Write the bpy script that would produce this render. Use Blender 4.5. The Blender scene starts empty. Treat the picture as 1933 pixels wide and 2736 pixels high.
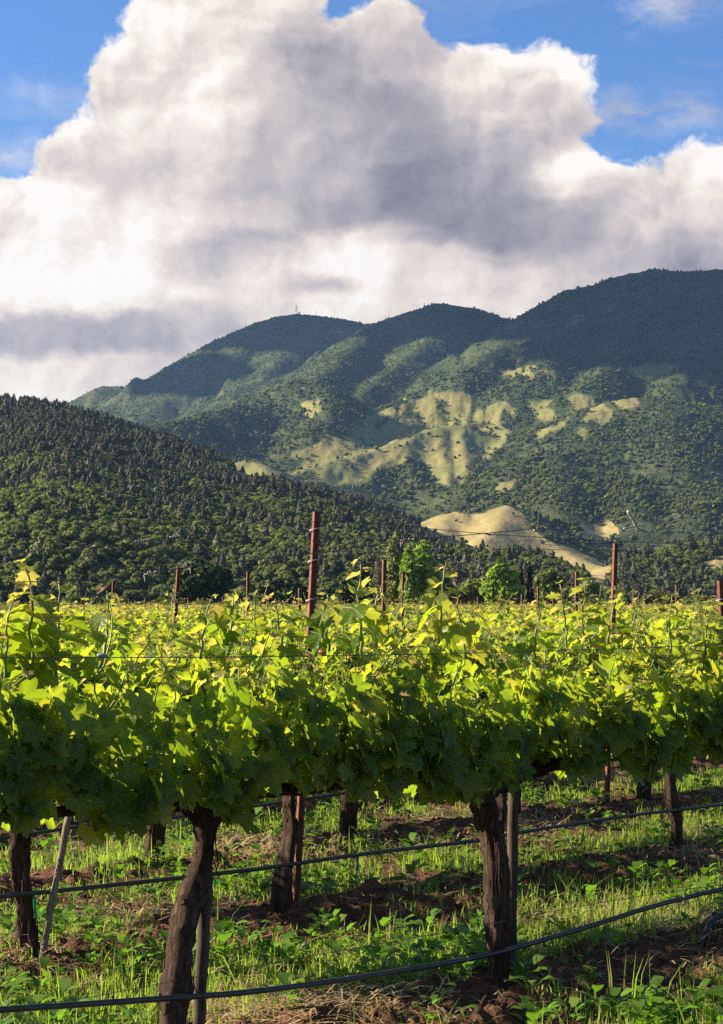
import bpy, bmesh, math, random
import numpy as np
from mathutils import Vector, Matrix
R = math.radians
scene = bpy.context.scene
C = scene.collection

# ------------------------------------------------------------------ camera
F_PX, CX, CY, HOR = 5300.0, 966.5, 1368.0, 1618.0     # photograph 1933 x 2736
CAM_H = 1.65
TILT = math.atan((HOR - CY) / F_PX)
cam = bpy.data.cameras.new("camera")
cam.sensor_fit = 'VERTICAL'; cam.sensor_height = 36.0
cam.lens = 36.0 * F_PX / 2736.0
cam.clip_start = 0.1; cam.clip_end = 60000.0
camo = bpy.data.objects.new("camera", cam); C.objects.link(camo)
camo.location = (0, 0, CAM_H); camo.rotation_euler = (R(90) + TILT, 0, 0)
scene.camera = camo

# ------------------------------------------------------------------ sun, sky, exposure
SUN_AZ, SUN_EL = R(-80), R(25.5)                        # low sun, left and a little ahead, behind the rows
sun = bpy.data.lights.new("sun", 'SUN'); sun.energy = 5.0; sun.angle = R(0.6)
sun.color = (1.0, 0.87, 0.64)
suno = bpy.data.objects.new("sun", sun); C.objects.link(suno)
sun_dir = Vector((math.sin(SUN_AZ) * math.cos(SUN_EL), math.cos(SUN_AZ) * math.cos(SUN_EL), math.sin(SUN_EL)))
suno.rotation_euler = (-sun_dir).to_track_quat('-Z', 'Y').to_euler()
suno.location = sun_dir * 50
scene.view_settings.view_transform = 'Standard'; scene.view_settings.look = 'None'
scene.view_settings.exposure = 1.55; scene.view_settings.gamma = 1.0
scene.view_settings.use_curve_mapping = False
scene.render.engine = 'CYCLES'
cy = scene.cycles
cy.max_bounces = 8; cy.diffuse_bounces = 3; cy.glossy_bounces = 2; cy.transmission_bounces = 5
cy.transparent_max_bounces = 8; cy.volume_bounces = 0
cy.caustics_reflective = False; cy.caustics_refractive = False
cy.use_denoising = False
try: cy.denoiser = 'OPENIMAGEDENOISE'
except Exception: pass
cy.sample_clamp_indirect = 6.0

class NT:
    """small helper to wire shader nodes"""
    def __init__(s, tree): s.t = tree; s.t.nodes.clear()
    def n(s, kind, ins=(), **props):
        nd = s.t.nodes.new(kind)
        for k, v in props.items(): setattr(nd, k, v)
        items = ins.items() if isinstance(ins, dict) else enumerate(ins)
        for k, v in items: s.set(nd.inputs[k], v)
        return nd
    def set(s, sock, v):
        if v is None: return
        if isinstance(v, bpy.types.NodeSocket): s.t.links.new(v, sock)
        elif isinstance(v, bpy.types.Node): s.t.links.new(v.outputs[0], sock)
        else: sock.default_value = v
    def m(s, op, a, b=None, c=None, clamp=False):
        return s.n('ShaderNodeMath', (a, b, c), operation=op, use_clamp=clamp).outputs[0]
    def vm(s, op, a, b=None, c=None):
        nd = s.n('ShaderNodeVectorMath', (a, b, c), operation=op)
        return nd.outputs['Value'] if op in ('LENGTH', 'DOT_PRODUCT') else nd.outputs['Vector']
    def ramp(s, fac, stops, interp='LINEAR'):
        nd = s.n('ShaderNodeValToRGB', (fac,)); cr = nd.color_ramp; cr.interpolation = interp
        while len(cr.elements) < len(stops): cr.elements.new(0.5)
        for e, (p, c) in zip(cr.elements, stops):
            e.position = p
            e.color = tuple(c) + (1,) if len(c) == 3 else c
        return nd.outputs[0]
    def mix(s, fac, a, b, mode='MIX'):
        nd = s.n('ShaderNodeMix', data_type='RGBA', blend_type=mode, clamp_factor=True)
        s.set(nd.inputs[0], fac); s.set(nd.inputs[6], a); s.set(nd.inputs[7], b)
        return nd.outputs[2]
    def noise(s, vec, scale, detail=4, rough=0.55, dist=0.0, dims='3D', out=0):
        nd = s.n('ShaderNodeTexNoise', {'Vector': vec, 'Scale': scale, 'Detail': detail, 'Roughness': rough, 'Distortion': dist}, noise_dimensions=dims)
        return nd.outputs[out]
    def smooth(s, x, lo, hi, a=0.0, b=1.0):
        nd = s.n('ShaderNodeMapRange', (x, lo, hi, a, b), interpolation_type='SMOOTHSTEP')
        return nd.outputs[0]

def lin(c):
    """sRGB 0-255 -> linear"""
    return tuple((v / 255 / 12.92) if v / 255 <= 0.04045 else ((v / 255 + 0.055) / 1.055) ** 2.4 for v in c)

_ct, _st = math.cos(TILT), math.sin(TILT)
def pix_dir(px, py):
    a, b = (px - CX) / F_PX, (CY - py) / F_PX
    return np.array([a, _ct - b * _st, _st + b * _ct])
def at(px, py, Y):
    """world point seen at photograph pixel (px, py) at depth Y"""
    d = pix_dir(px, py)
    return Vector((d[0] / d[1] * Y, Y, CAM_H + d[2] / d[1] * Y))
def to_pix(x, y, z):
    """arrays of world points -> photograph pixels"""
    z = z - CAM_H
    f = y * _ct + z * _st; u = -y * _st + z * _ct
    f = np.maximum(f, 1e-6)
    return CX + F_PX * x / f, CY - F_PX * u / f
# ------------------------------------------------------------------ the sky with its cumulus clouds (world shader)
K = 1.19174
# puffs that make up the cloud masses: centre x, y, radius
PUFFS = [(400,150,130),(330,330,150),(92,472,98),(30,530,112),(120,620,250),(235,330,118),(190,420,110),(300,185,122),(385,40,118),(430,-80,160),(560,60,190),
         (655,10,98),(880,85,112),(965,158,96),(1062,170,100),(1188,158,90),(1278,165,74),(1200,260,150),(1372,262,30),(800,450,420),
         (400,600,430),(1000,520,350),(1290,440,128),(1245,420,100),(1560,415,120),(1460,475,122),(1640,400,110),(1640,620,300),(0,800,420),
         (1300,800,400),(700,900,420),(1500,900,330),(1700,450,150),(-200,560,150),(-400,650,250),(1950,600,220),(2200,700,260),(650,-250,200),(850,-420,160)]
# how bright each patch of the cloud is: x, y, rx, ry, value
SHADE = [(320,110,90,140,1.0),(450,60,120,80,.86),(560,40,80,60,.74),(655,135,115,65,.40),(700,60,60,50,.66),(480,200,150,120,.80),(330,250,140,80,.88),
 (220,330,80,90,.92),(60,430,90,50,1.05),(130,520,120,60,.84),(350,420,160,90,.80),(600,260,130,90,.58),(820,270,150,100,.42),(880,110,80,70,.70),
 (980,140,60,50,.80),(1080,150,70,50,.85),(1200,130,70,50,.93),(1290,150,50,50,.92),(1150,230,130,60,.70),(1290,250,70,60,.58),(1180,310,130,50,.48),
 (700,400,140,70,.56),(760,420,70,50,.68),(560,330,120,80,.72),(980,450,200,110,.20),(820,480,90,50,.33),(1150,440,100,80,.26),(1240,405,50,55,1.05),
 (1340,380,90,50,.92),(1450,420,80,60,.86),(1560,370,90,60,1.02),(1400,500,100,80,.70),(1580,480,90,60,.74),(1250,520,80,60,.36),(1500,580,150,60,.48),
 (1330,580,100,60,.58),(250,520,150,60,.97),(430,480,150,60,.88),(480,570,140,40,.60),(600,545,90,35,.44),(150,600,140,60,.90),(320,660,200,60,.93),
 (560,640,120,40,.74),(760,560,150,50,.90),(950,580,150,40,.80),(730,640,90,22,.44),(620,690,120,40,.86),(880,660,140,40,.86),(1050,640,140,40,.84),
 (1200,620,120,40,.72),(450,740,120,40,.56),(100,760,200,36,.38),(300,770,160,32,.38),(480,800,120,40,.74),(130,850,200,40,.82),(50,680,100,60,.95),
 (700,-150,300,120,.8),(1100,800,400,120,.8)]
NR, NX = 36, 32
X0, X1, Y0, Y1 = -260.0, 1900.0, 960.0, -290.0      # table limits in the same units (Y0 is low, Y1 high)
gx = np.linspace(X0, X1, NX); gy = np.linspace(Y0, Y1, NR)
GX, GY = np.meshgrid(gx, gy)
sd = np.full(GX.shape, -1e3)
for (x, y, r) in PUFFS: sd = np.maximum(sd, r - np.hypot(GX - x, GY - y))
num = np.full(GX.shape, 0.72 * 0.02); den = np.full(GX.shape, 0.02)
for (x, y, rx, ry, v) in SHADE:
    w = np.exp(-1.5 * (((GX - x) / rx) ** 2 + ((GY - y) / ry) ** 2)); num += w * v; den += w
SH = num / den
WISPS = [(1390,247,70,30,.85),(1520,252,120,34,.5),(1480,8,120,22,.5),(1415,42,34,26,.45),(40,345,90,26,.45),(110,225,120,20,.25),(1560,215,80,20,.25),(1300,8,50,14,.3)]
WS = np.zeros(GX.shape)
for (x, y, rx, ry, v) in WISPS: WS = np.maximum(WS, v * np.exp(-(((GX - x) / rx) ** 2 + ((GY - y) / max(ry, 34)) ** 2)))
SDN = np.clip(sd / 300.0 + 0.5, 0, 1)

world = bpy.data.worlds.new("World"); scene.world = world; world.use_nodes = True
w = NT(world.node_tree)
tc = w.n('ShaderNodeTexCoord').outputs['Generated']
sep = w.n('ShaderNodeSeparateXYZ', (tc,))
ay = w.m('ADD', w.m('ABSOLUTE', sep.outputs[1]), 0.02)
u = w.m('DIVIDE', sep.outputs[0], ay); v = w.m('DIVIDE', sep.outputs[2], ay)
# photograph-sized units measured as angles round the valley's axis
_p0 = pix_dir(CX, HOR)
def uv_of(x, y):
    d = pix_dir(x * K, y * K); return d[0] / (d[1] + .02), d[2] / (d[1] + .02)
ua, va = uv_of(X0, 300); ub, vb = uv_of(X1, 300)
_, v0 = uv_of(800, Y0); _, v1 = uv_of(800, Y1)
ctr = w.n('ShaderNodeCombineXYZ', (u, v, 0.0)).outputs[0]
wob = w.vm('SUBTRACT', w.noise(ctr, 9.0, 5, 0.6, out=1), (0.5, 0.5, 0.5))
wob2 = w.vm('SUBTRACT', w.noise(ctr, 34.0, 5, 0.62, out=1), (0.5, 0.5, 0.5))
pos = w.vm('MULTIPLY_ADD', wob, (0.040, 0.034, 0.0), ctr)
pos = w.vm('MULTIPLY_ADD', wob2, (0.016, 0.014, 0.0), pos)
sp = w.n('ShaderNodeSeparateXYZ', (pos,))
tx = w.m('DIVIDE', w.m('SUBTRACT', sp.outputs[0], ua), ub - ua)
ty = w.m('MULTIPLY', w.m('DIVIDE', w.m('SUBTRACT', sp.outputs[1], v0), v1 - v0), NR - 1.0)
ty = w.m('MINIMUM', w.m('MAXIMUM', ty, 0.0), NR - 1.0)
acc = None
for k in range(NR):
    rmp = w.ramp(tx, [(i / (NX - 1), (float(SDN[k, i]), float(SH[k, i]) / 1.1, float(WS[k, i]))) for i in range(NX)], 'CARDINAL')
    wt = w.m('SUBTRACT', 1.0, w.m('ABSOLUTE', w.m('SUBTRACT', ty, float(k))), clamp=True)
    wt = w.n('ShaderNodeMapRange', (wt, 0.0, 1.0, 0.0, 1.0), interpolation_type='SMOOTHSTEP').outputs[0]
    wv = w.n('ShaderNodeCombineXYZ', (wt, wt, wt)).outputs[0]
    acc = w.vm('MULTIPLY', rmp, wv) if acc is None else w.vm('MULTIPLY_ADD', rmp, wv, acc)
sa = w.n('ShaderNodeSeparateXYZ', (acc,))
sdv = w.m('MULTIPLY', w.m('SUBTRACT', sa.outputs[0], 0.5), 300.0)
shade = w.m('MULTIPLY', sa.outputs[1], 1.1)
def puff(off, scale, det=2.0):
    p = w.vm('ADD', pos, off)
    vz = w.n('ShaderNodeTexVoronoi', {'Vector': p, 'Scale': scale, 'Detail': det, 'Roughness': 0.5, 'Lacunarity': 2.3, 'Smoothness': 0.34},
             voronoi_dimensions='2D', feature='SMOOTH_F1', normalize=True)
    return w.m('SUBTRACT', 1.0, vz.outputs['Distance'])
pa = puff((0, 0, 0), 24.0, 3.0); pb = puff((-0.006, 0.006, 0), 24.0, 3.0)
qa = puff((0.3, 0.2, 0), 9.0, 1.0); qb = puff((0.3 - 0.014, 0.2 + 0.016, 0), 9.0, 1.0)
relief = w.m('SUBTRACT', pa, pb); relief2 = w.m('SUBTRACT', qa, qb)
fb = w.noise(pos, 70.0, 6, 0.6)
fbs = w.m('SUBTRACT', fb, 0.5)
edge = w.m('ADD', sdv, w.m('MULTIPLY', w.m('SUBTRACT', pa, 0.80), 110.0))
edge = w.m('ADD', edge, w.m('MULTIPLY', fbs, 70.0))
alpha = w.smooth(edge, -9.0, 20.0)
# thin veils in the blue
veil = w.noise(w.vm('MULTIPLY', ctr, (7.0, 26.0, 1.0)), 1.0, 6, 0.62, 0.6)
va_ = w.smooth(veil, 0.52, 0.80, 0.0, 0.30)
wi_ = w.m('MULTIPLY', w.m('MULTIPLY', sa.outputs[2], 1.5), w.smooth(w.noise(w.vm('MULTIPLY', pos, (14.0, 26.0, 1.0)), 1.0, 5, .6), .38, .66), clamp=True)
va_ = w.m('MAXIMUM', va_, wi_)
rim = w.smooth(edge, 0.0, 60.0, 0.10, 0.0)
lit = w.m('ADD', shade, rim)
soft = w.smooth(edge, 10.0, 170.0, 1.0, 0.6)
lit = w.m('ADD', lit, w.m('MULTIPLY', w.m('MULTIPLY', relief, 0.95), soft))
lit = w.m('ADD', lit, w.m('MULTIPLY', relief2, 0.68))
lit = w.m('ADD', lit, w.m('MULTIPLY', w.m('SUBTRACT', qa, 0.62), 0.42))
lit = w.m('ADD', lit, w.m('MULTIPLY', fbs, 0.16))
lit = w.m('ADD', w.m('MULTIPLY', w.m('SUBTRACT', lit, 0.72), 1.06), 0.69)
col = w.ramp(lit, [(0.0, lin((116,116,128))), (0.20, lin((144,143,153))), (0.42, lin((176,172,178))), (0.62, lin((206,198,198))),
                   (0.80, lin((233,223,215))), (0.93, lin((252,245,234))), (1.0, (1.04, 1.01, 0.97))])
sky = w.n('ShaderNodeTexSky', sky_type='NISHITA', sun_disc=False, sun_elevation=SUN_EL, sun_rotation=SUN_AZ, altitude=100.0,
          air_density=1.0, dust_density=0.35, ozone_density=3.0)
SKY_STRENGTH = 0.05
skyc = w.mix(1.0, sky.outputs[0], (0.55, 0.80, 1.14, 1), 'MULTIPLY')
cl = w.mix(1.0, col, tuple(q * 0.333 / SKY_STRENGTH for q in (1.025, 1.0, 0.98)) + (1,), 'MULTIPLY')
a2 = w.m('MAXIMUM', alpha, va_)
a2 = w.m('MULTIPLY', a2, w.smooth(sep.outputs[2], -0.02, 0.01))
fin = w.mix(a2, skyc, cl)
bg = w.n('ShaderNodeBackground', (fin, SKY_STRENGTH))
w.n('ShaderNodeOutputWorld', (bg,))
world.cycles.sampling_method = 'MANUAL'; world.cycles.sample_map_resolution = 512
# ------------------------------------------------------------------ numpy noise, mesh and tagging helpers
rng = np.random.default_rng(11)
_perm = rng.permutation(512); _perm = np.concatenate([_perm, _perm, _perm])
_grad = np.stack([np.cos(np.arange(512) * 2.39996), np.sin(np.arange(512) * 2.39996)], 1)
def perlin(x, y):
    xi = np.floor(x).astype(int); yi = np.floor(y).astype(int); xf = x - xi; yf = y - yi
    xi &= 511; yi &= 511
    uu = xf * xf * xf * (xf * (xf * 6 - 15) + 10); vv = yf * yf * yf * (yf * (yf * 6 - 15) + 10)
    def g(ix, iy, dx, dy):
        h = _perm[_perm[ix & 511] + (iy & 511)] & 511; gr = _grad[h]
        return gr[..., 0] * dx + gr[..., 1] * dy
    a = g(xi, yi, xf, yf); b = g(xi + 1, yi, xf - 1, yf); c = g(xi, yi + 1, xf, yf - 1); d = g(xi + 1, yi + 1, xf - 1, yf - 1)
    return (a + uu * (b - a)) * (1 - vv) + (c + uu * (d - c)) * vv
def fbm(x, y, octv=4, gain=0.5):
    s = 0; a = 1.0
    for k in range(octv): s = s + a * perlin(x * 2 ** k + 17.3 * k, y * 2 ** k + 9.1 * k); a *= gain
    return s
def sstep(x, a, b):
    t = np.clip((x - a) / (b - a), 0, 1); return t * t * (3 - 2 * t)

def tag(o, label=None, cat=None, group=None, kind=None):
    if label: o['label'] = label
    if cat: o['category'] = cat
    if group: o['group'] = group
    if kind: o['kind'] = kind
    return o
def link(o, parent=None):
    C.objects.link(o)
    if parent is not None: o.parent = parent
    return o
def empty(name, loc=(0, 0, 0), rz=0.0):
    o = bpy.data.objects.new(name, None); o.empty_display_size = 0.1; o.location = loc; o.rotation_euler = (0, 0, rz); C.objects.link(o); return o
def np_mesh(name, verts, faces, mat=None, attrs=None, smooth=False):
    """verts (n,3); faces: list of (m,k) int arrays"""
    me = bpy.data.meshes.new(name)
    if not isinstance(faces, (list, tuple)): faces = [faces]
    faces = [np.asarray(f, dtype=np.int32) for f in faces if len(f)]
    verts = np.asarray(verts, dtype=np.float32)
    me.vertices.add(len(verts)); me.vertices.foreach_set('co', verts.ravel())
    loops = np.concatenate([f.ravel() for f in faces]); tot = np.concatenate([np.full(len(f), f.shape[1], np.int32) for f in faces])
    st = np.zeros(len(tot), np.int32); st[1:] = np.cumsum(tot)[:-1]
    me.loops.add(len(loops)); me.loops.foreach_set('vertex_index', loops)
    me.polygons.add(len(tot)); me.polygons.foreach_set('loop_start', st); me.polygons.foreach_set('loop_total', tot)
    if smooth: me.polygons.foreach_set('use_smooth', np.ones(len(tot), bool))
    for k, a in (attrs or {}).items():
        at_ = me.attributes.new(k, 'FLOAT', 'POINT'); at_.data.foreach_set('value', np.asarray(a, np.float32))
    me.update(calc_edges=True)
    if mat: me.materials.append(mat)
    return me
def np_obj(name, verts, faces, mat=None, attrs=None, smooth=False, parent=None):
    return link(bpy.data.objects.new(name, np_mesh(name, verts, faces, mat, attrs, smooth)), parent)
class Geo:
    """collects pieces into one mesh"""
    def __init__(s): s.v = []; s.f = {}; s.n = 0; s.a = {}
    def add(s, v, f, mat=0, **attrs):
        v = np.asarray(v, float).reshape(-1, 3)
        for ff in (f if isinstance(f, list) else [f]):
            ff = np.asarray(ff, int); s.f.setdefault((mat, ff.shape[1]), []).append(ff + s.n)
        s.v.append(v); s.n += len(v)
        for k, a in attrs.items(): s.a.setdefault(k, []).append(np.broadcast_to(np.asarray(a, float), (len(v),)))
    def mesh(s, name, mat=None, smooth=False):
        fs = [np.concatenate(f) for f in s.f.values()]; mats = mat if isinstance(mat, (list, tuple)) else [mat]
        me = np_mesh(name, np.concatenate(s.v), fs, None, {k: np.concatenate(a) for k, a in s.a.items()}, smooth)
        for m in mats:
            if m: me.materials.append(m)
        if len(mats) > 1: me.polygons.foreach_set('material_index', np.concatenate([np.full(len(f), k[0], np.int32) for k, f in zip(s.f, fs)]))
        return me
    def obj(s, name, mat=None, parent=None, smooth=False):
        return link(bpy.data.objects.new(name, s.mesh(name, mat, smooth)), parent)
def tube(path, rad, seg=6, cap=True, twist=0.0, lump=None):
    """quads (and end fans) of a tube along a path"""
    P = np.asarray(path, float); n = len(P); rad = np.broadcast_to(np.asarray(rad, float), (n,))
    T = np.gradient(P, axis=0); T /= np.linalg.norm(T, axis=1)[:, None] + 1e-9
    ref = np.array([0, 0, 1.0]) if abs(T[:, 2]).mean() < 0.8 else np.array([1.0, 0, 0])
    V = []
    for i in range(n):
        a = np.cross(T[i], ref); a /= np.linalg.norm(a) + 1e-9; b = np.cross(T[i], a)
        ang = np.linspace(0, 2 * np.pi, seg, endpoint=False) + twist * i
        rr = rad[i] * (np.ones(seg) if lump is None else lump[i])
        V.append(P[i] + np.outer(np.cos(ang) * rr, a) + np.outer(np.sin(ang) * rr, b))
    V = np.concatenate(V); F = []
    i = np.arange(n - 1)[:, None] * seg; j = np.arange(seg)[None]; k = (j + 1) % seg
    F = np.stack([i + j, i + k, i + seg + k, i + seg + j], -1).reshape(-1, 4)
    if cap:
        V = np.concatenate([V, P[:1], P[-1:]]); j = np.arange(seg); k = (j + 1) % seg; m = n * seg
        tri = np.concatenate([np.stack([k, j, np.full(seg, m)], 1), np.stack([(n - 1) * seg + j, (n - 1) * seg + k, np.full(seg, m + 1)], 1)])
        return V, [F, tri]
    return V, [F]
def box(c, s, rot=None):
    x = np.array([[a, b, d] for a in (-.5, .5) for b in (-.5, .5) for d in (-.5, .5)]) * np.asarray(s, float)
    if rot is not None: x = x @ np.asarray(rot).T
    return x + np.asarray(c, float), np.array([[0, 1, 3, 2], [4, 6, 7, 5], [0, 4, 5, 1], [2, 3, 7, 6], [0, 2, 6, 4], [1, 5, 7, 3]])
def material(name):
    m = bpy.data.materials.new(name); m.use_nodes = True; return m, NT(m.node_tree)
def finish(t, surf, disp=None):
    o = t.n('ShaderNodeOutputMaterial'); t.set(o.inputs['Surface'], surf)
    if disp is not None: t.set(o.inputs['Displacement'], disp)
def principled(t, col, rough=0.7, spec=0.3, bump=None, **kw):
    p = t.n('ShaderNodeBsdfPrincipled'); t.set(p.inputs['Base Color'], col); t.set(p.inputs['Roughness'], rough)
    t.set(p.inputs['Specular IOR Level'], spec)
    for k, v in kw.items(): t.set(p.inputs[k], v)
    if bump is not None: t.set(p.inputs['Normal'], bump)
    return p.outputs[0]
def attr(t, name): return t.n('ShaderNodeAttribute', attribute_name=name).outputs['Fac']
# ------------------------------------------------------------------ hills and mountains: one height field from ridge lines
# each ridge: (slope, roundness, [(photo x, photo y, distance), ...]) ; the crest really stands at that distance and height
RIDGES = [
 # far range
 (0.62, 25, [(60,1100,7300),(140,1078,7300),(190,1083,7200),(225,1062,7200),(262,1040,7200),(278,1032,7200),(325,1033,7200),(345,1045,7200),(400,1025,7200),(440,1012,7200),(480,985,7200),(520,955,7200),(560,925,7200),(600,902,7200),(650,880,7200),(700,858,7200),(750,844,7200),(800,841,7200),(850,844,7200),(900,851,7200),(960,862,7200),(1010,870,7200),(1080,900,7200),(1200,960,7200)]),
 (0.55, 30, [(790,850,7200),(770,930,6900),(700,1010,6500),(600,1070,6100)]),
 (0.55, 30, [(480,985,7200),(470,1040,6900),(420,1090,6500)]),
 (0.60, 30, [(960,905,6500),(1010,870,6400),(1060,846,6300),(1100,832,6300),(1140,822,6300),(1175,813,6300),(1215,817,6300),(1260,822,6300),(1300,836,6300),(1360,853,6300),(1412,868,6300),(1500,890,6300)]),
 (0.55, 30, [(1010,870,6400),(955,905,6000),(905,960,5600),(860,998,5300),(800,1020,5000),(740,1045,4800),(650,1085,4600),(560,1108,4400),(480,1128,4250),(400,1142,4150),(330,1160,4050),(250,1200,3950)]),
 (0.60, 25, [(1175,815,6300),(1150,900,5900),(1090,960,5600),(1010,1010,5300),(960,1060,5100),(930,1110,4900)]),
 (0.60, 25, [(1110,1010,5500),(1180,1000,5400),(1230,1008,5300),(1260,1040,5200)]),
 (0.60, 22, [(770,1040,4800),(800,1022,4780),(860,1030,4700),(880,1075,4500),(870,1130,4300)]),
 # right mountain
 (0.60, 30, [(1250,985,5000),(1290,958,5150),(1330,930,5300),(1370,897,5500),(1412,868,5700),(1440,848,5700),(1480,815,5700),(1510,796,5700),(1532,782,5700),(1540,771,5700),(1580,766,5700),(1640,743,5700),(1700,730,5700),(1752,721,5700),(1800,724,5700),(1860,726,5700),(1933,724,5700),(2100,735,5700),(2300,800,5700),(2700,900,5700),(3500,1050,5700)]),
 (0.62, 30, [(1560,775,5700),(1520,850,5400),(1490,930,5100),(1440,990,4900)]),
 (0.62, 30, [(1720,730,5700),(1700,830,5400),(1660,920,5100),(1600,1000,4850),(1560,1040,4700)]),
 (0.62, 30, [(1900,724,5700),(1890,840,5300),(1860,940,5000),(1800,1020,4800)]),
 # meadow foothills
 (0.55, 18, [(1280,1035,5000),(1370,1030,4950),(1480,1058,4850),(1560,1070,4800)]),
 (0.50, 16, [(1120,1066,4900),(1067,1076,4850),(1002,1105,4800),(940,1135,4700)]),
 (0.50, 14, [(1120,1066,4900),(1160,1084,4850),(1200,1105,4800)]),
 (0.52, 14, [(1085,1125,4650),(1075,1119,4650),(1047,1125,4600),(998,1153,4500),(945,1198,4350),(920,1215,4300)]),
 (0.52, 14, [(985,1166,4550),(925,1166,4500),(864,1182,4400),(790,1212,4250),(740,1240,4150)]),
 (0.52, 16, [(1275,1165,4380),(1262,1145,4400),(1238,1137,4400),(1201,1139,4400),(1148,1149,4350),(1091,1170,4280),(1026,1194,4200),(961,1214,4120),(884,1235,4020),(835,1249,3950),(754,1273,3850)]),
 (0.58, 9, [(1175,1145,4380),(1178,1200,4200),(1192,1250,4050),(1203,1300,3900)]),
 (0.58, 9, [(1225,1140,4400),(1240,1200,4200),(1250,1260,4000)]),
 (0.58, 9, [(1116,1162,4300),(1050,1222,4120),(998,1260,4000),(973,1285,3920)]),
 (0.58, 8, [(1091,1170,4280),(1090,1230,4100),(1110,1290,3920)]),
 (0.58, 8, [(905,1230,4040),(870,1270,3930),(847,1295,3860)]),
 (0.58, 8, [(961,1214,4120),(930,1260,3980),(930,1300,3880)]),
 (0.50, 14, [(600,1245,3800),(640,1232,3800),(680,1230,3800),(713,1251,3720),(741,1278,3640)]),
 (0.50, 14, [(1260,1120,4750),(1290,1103,4750),(1338,1082,4750),(1387,1101,4700),(1420,1130,4600)]),
 (0.50, 12, [(1290,1130,4500),(1340,1132,4480),(1370,1160,4380),(1350,1200,4250)]),
 (0.50, 16, [(1420,1075,4850),(1470,1072,4850),(1520,1092,4750),(1500,1130,4600)]),
 (0.50, 18, [(1440,1150,4400),(1500,1125,4400),(1540,1135,4350),(1560,1190,4200),(1540,1240,4050)]),
 (0.42, 30, [(1500,1180,4250),(1550,1130,4300),(1600,1092,4350),(1650,1072,4400),(1690,1064,4400),(1750,1068,4400),(1820,1078,4400),(1900,1088,4400),(2000,1100,4400),(2300,1150,4400),(3300,1200,4400)]),
 (0.50, 24, [(1750,1068,4400),(1790,1130,4150),(1810,1200,3950),(1820,1260,3800)]),
 (0.48, 24, [(1340,1290,3450),(1380,1250,3500),(1430,1222,3550),(1476,1212,3560),(1530,1222,3560),(1600,1250,3500),(1680,1275,3450),(1760,1290,3400),(1850,1305,3350),(1950,1315,3350),(2300,1330,3300),(3300,1350,3300)]),
 (0.50, 22, [(1476,1212,3560),(1500,1280,3350),(1490,1350,3150),(1520,1420,2950)]),
 (0.50, 22, [(1680,1275,3450),(1690,1340,3200),(1720,1400,3000)]),
 (0.50, 22, [(1880,1308,3350),(1850,1370,3100),(1870,1430,2900)]),
 (0.45, 20, [(1040,1330,3500),(1130,1300,3550),(1230,1310,3500),(1320,1330,3400)]),
 (0.45, 20, [(960,1360,3100),(1030,1375,3100),(1100,1385,3050)]),
 # pale gold knoll in front
 (0.42, 10, [(1105,1415,2750),(1150,1393,2780),(1190,1380,2800),(1230,1368,2800),(1262,1372,2800),(1300,1372,2800),(1330,1358,2800),(1352,1351,2800),(1372,1368,2780),(1400,1392,2750),(1440,1428,2680),(1500,1470,2600),(1560,1500,2520),(1620,1520,2450)]),
 (0.45, 8, [(1352,1352,2800),(1330,1410,2640),(1290,1450,2520)]),
 (0.45, 8, [(1190,1380,2800),(1180,1420,2680),(1200,1460,2560)]),
 # wooded hill on the left
 (0.40, 40, [(-1900,1150,2100),(-1300,1000,2100),(-700,960,2100),(-300,1010,2100),(0,1082,2100),(53,1088,2100),(110,1102,2100),(195,1122,2080),(285,1153,2050),(366,1190,2000),(448,1222,1950),(529,1258,1900),(610,1286,1850),(660,1300,1800),(720,1335,1700),(800,1375,1600),(880,1425,1500),(960,1475,1400)]),
 (0.40, 30, [(600,1290,2500),(690,1306,2450),(760,1310,2420),(823,1312,2400),(888,1332,2400),(945,1372,2350),(985,1393,2300),(1018,1393,2280),(1059,1417,2250),(1100,1450,2200),(1150,1480,2100),(1220,1520,2000)]),
 (0.36, 30, [(100,1100,2100),(160,1260,1500),(150,1420,1050)]),
 (0.36, 30, [(448,1222,1950),(430,1340,1500),(400,1470,1100)]),
 (0.36, 26, [(700,1320,1750),(720,1430,1350),(760,1520,1050)]),
 (0.36, 26, [(850,1410,1550),(950,1500,1250),(1010,1560,1000)]),
 # low wooded rises on the valley's far edge
 (0.30, 18, [(1060,1540,1350),(1120,1505,1420),(1200,1482,1450),(1330,1484,1450),(1420,1510,1400),(1500,1552,1300),(1570,1588,1200),(1640,1606,1100)]),
 (0.30, 24, [(1560,1590,1500),(1640,1530,1700),(1740,1492,1800),(1850,1468,1850),(1933,1450,1850),(2100,1430,1850),(2400,1400,1850),(3300,1350,1850)]),
]
NC, NRW = 1180, 600
pxs = np.linspace(-1500, 3400, NC)
dst = np.exp(np.linspace(np.log(640.0), np.log(8250.0), NRW))
tanx = (pxs - CX) / F_PX
GXt = dst[:, None] * tanx[None]; GYt = np.repeat(dst[:, None], NC, 1)
warpx = GXt + 38 * fbm(GXt / 420, GYt / 420, 3) * sstep(GYt, 1800, 4000)
warpy = GYt + 38 * fbm(GXt / 420 + 50, GYt / 420 + 7, 3) * sstep(GYt, 1800, 4000)
hsum = np.zeros(GXt.shape); near_crest = np.full(GXt.shape, 1e9)
hbest = np.full(GXt.shape, -50.0)
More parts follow.
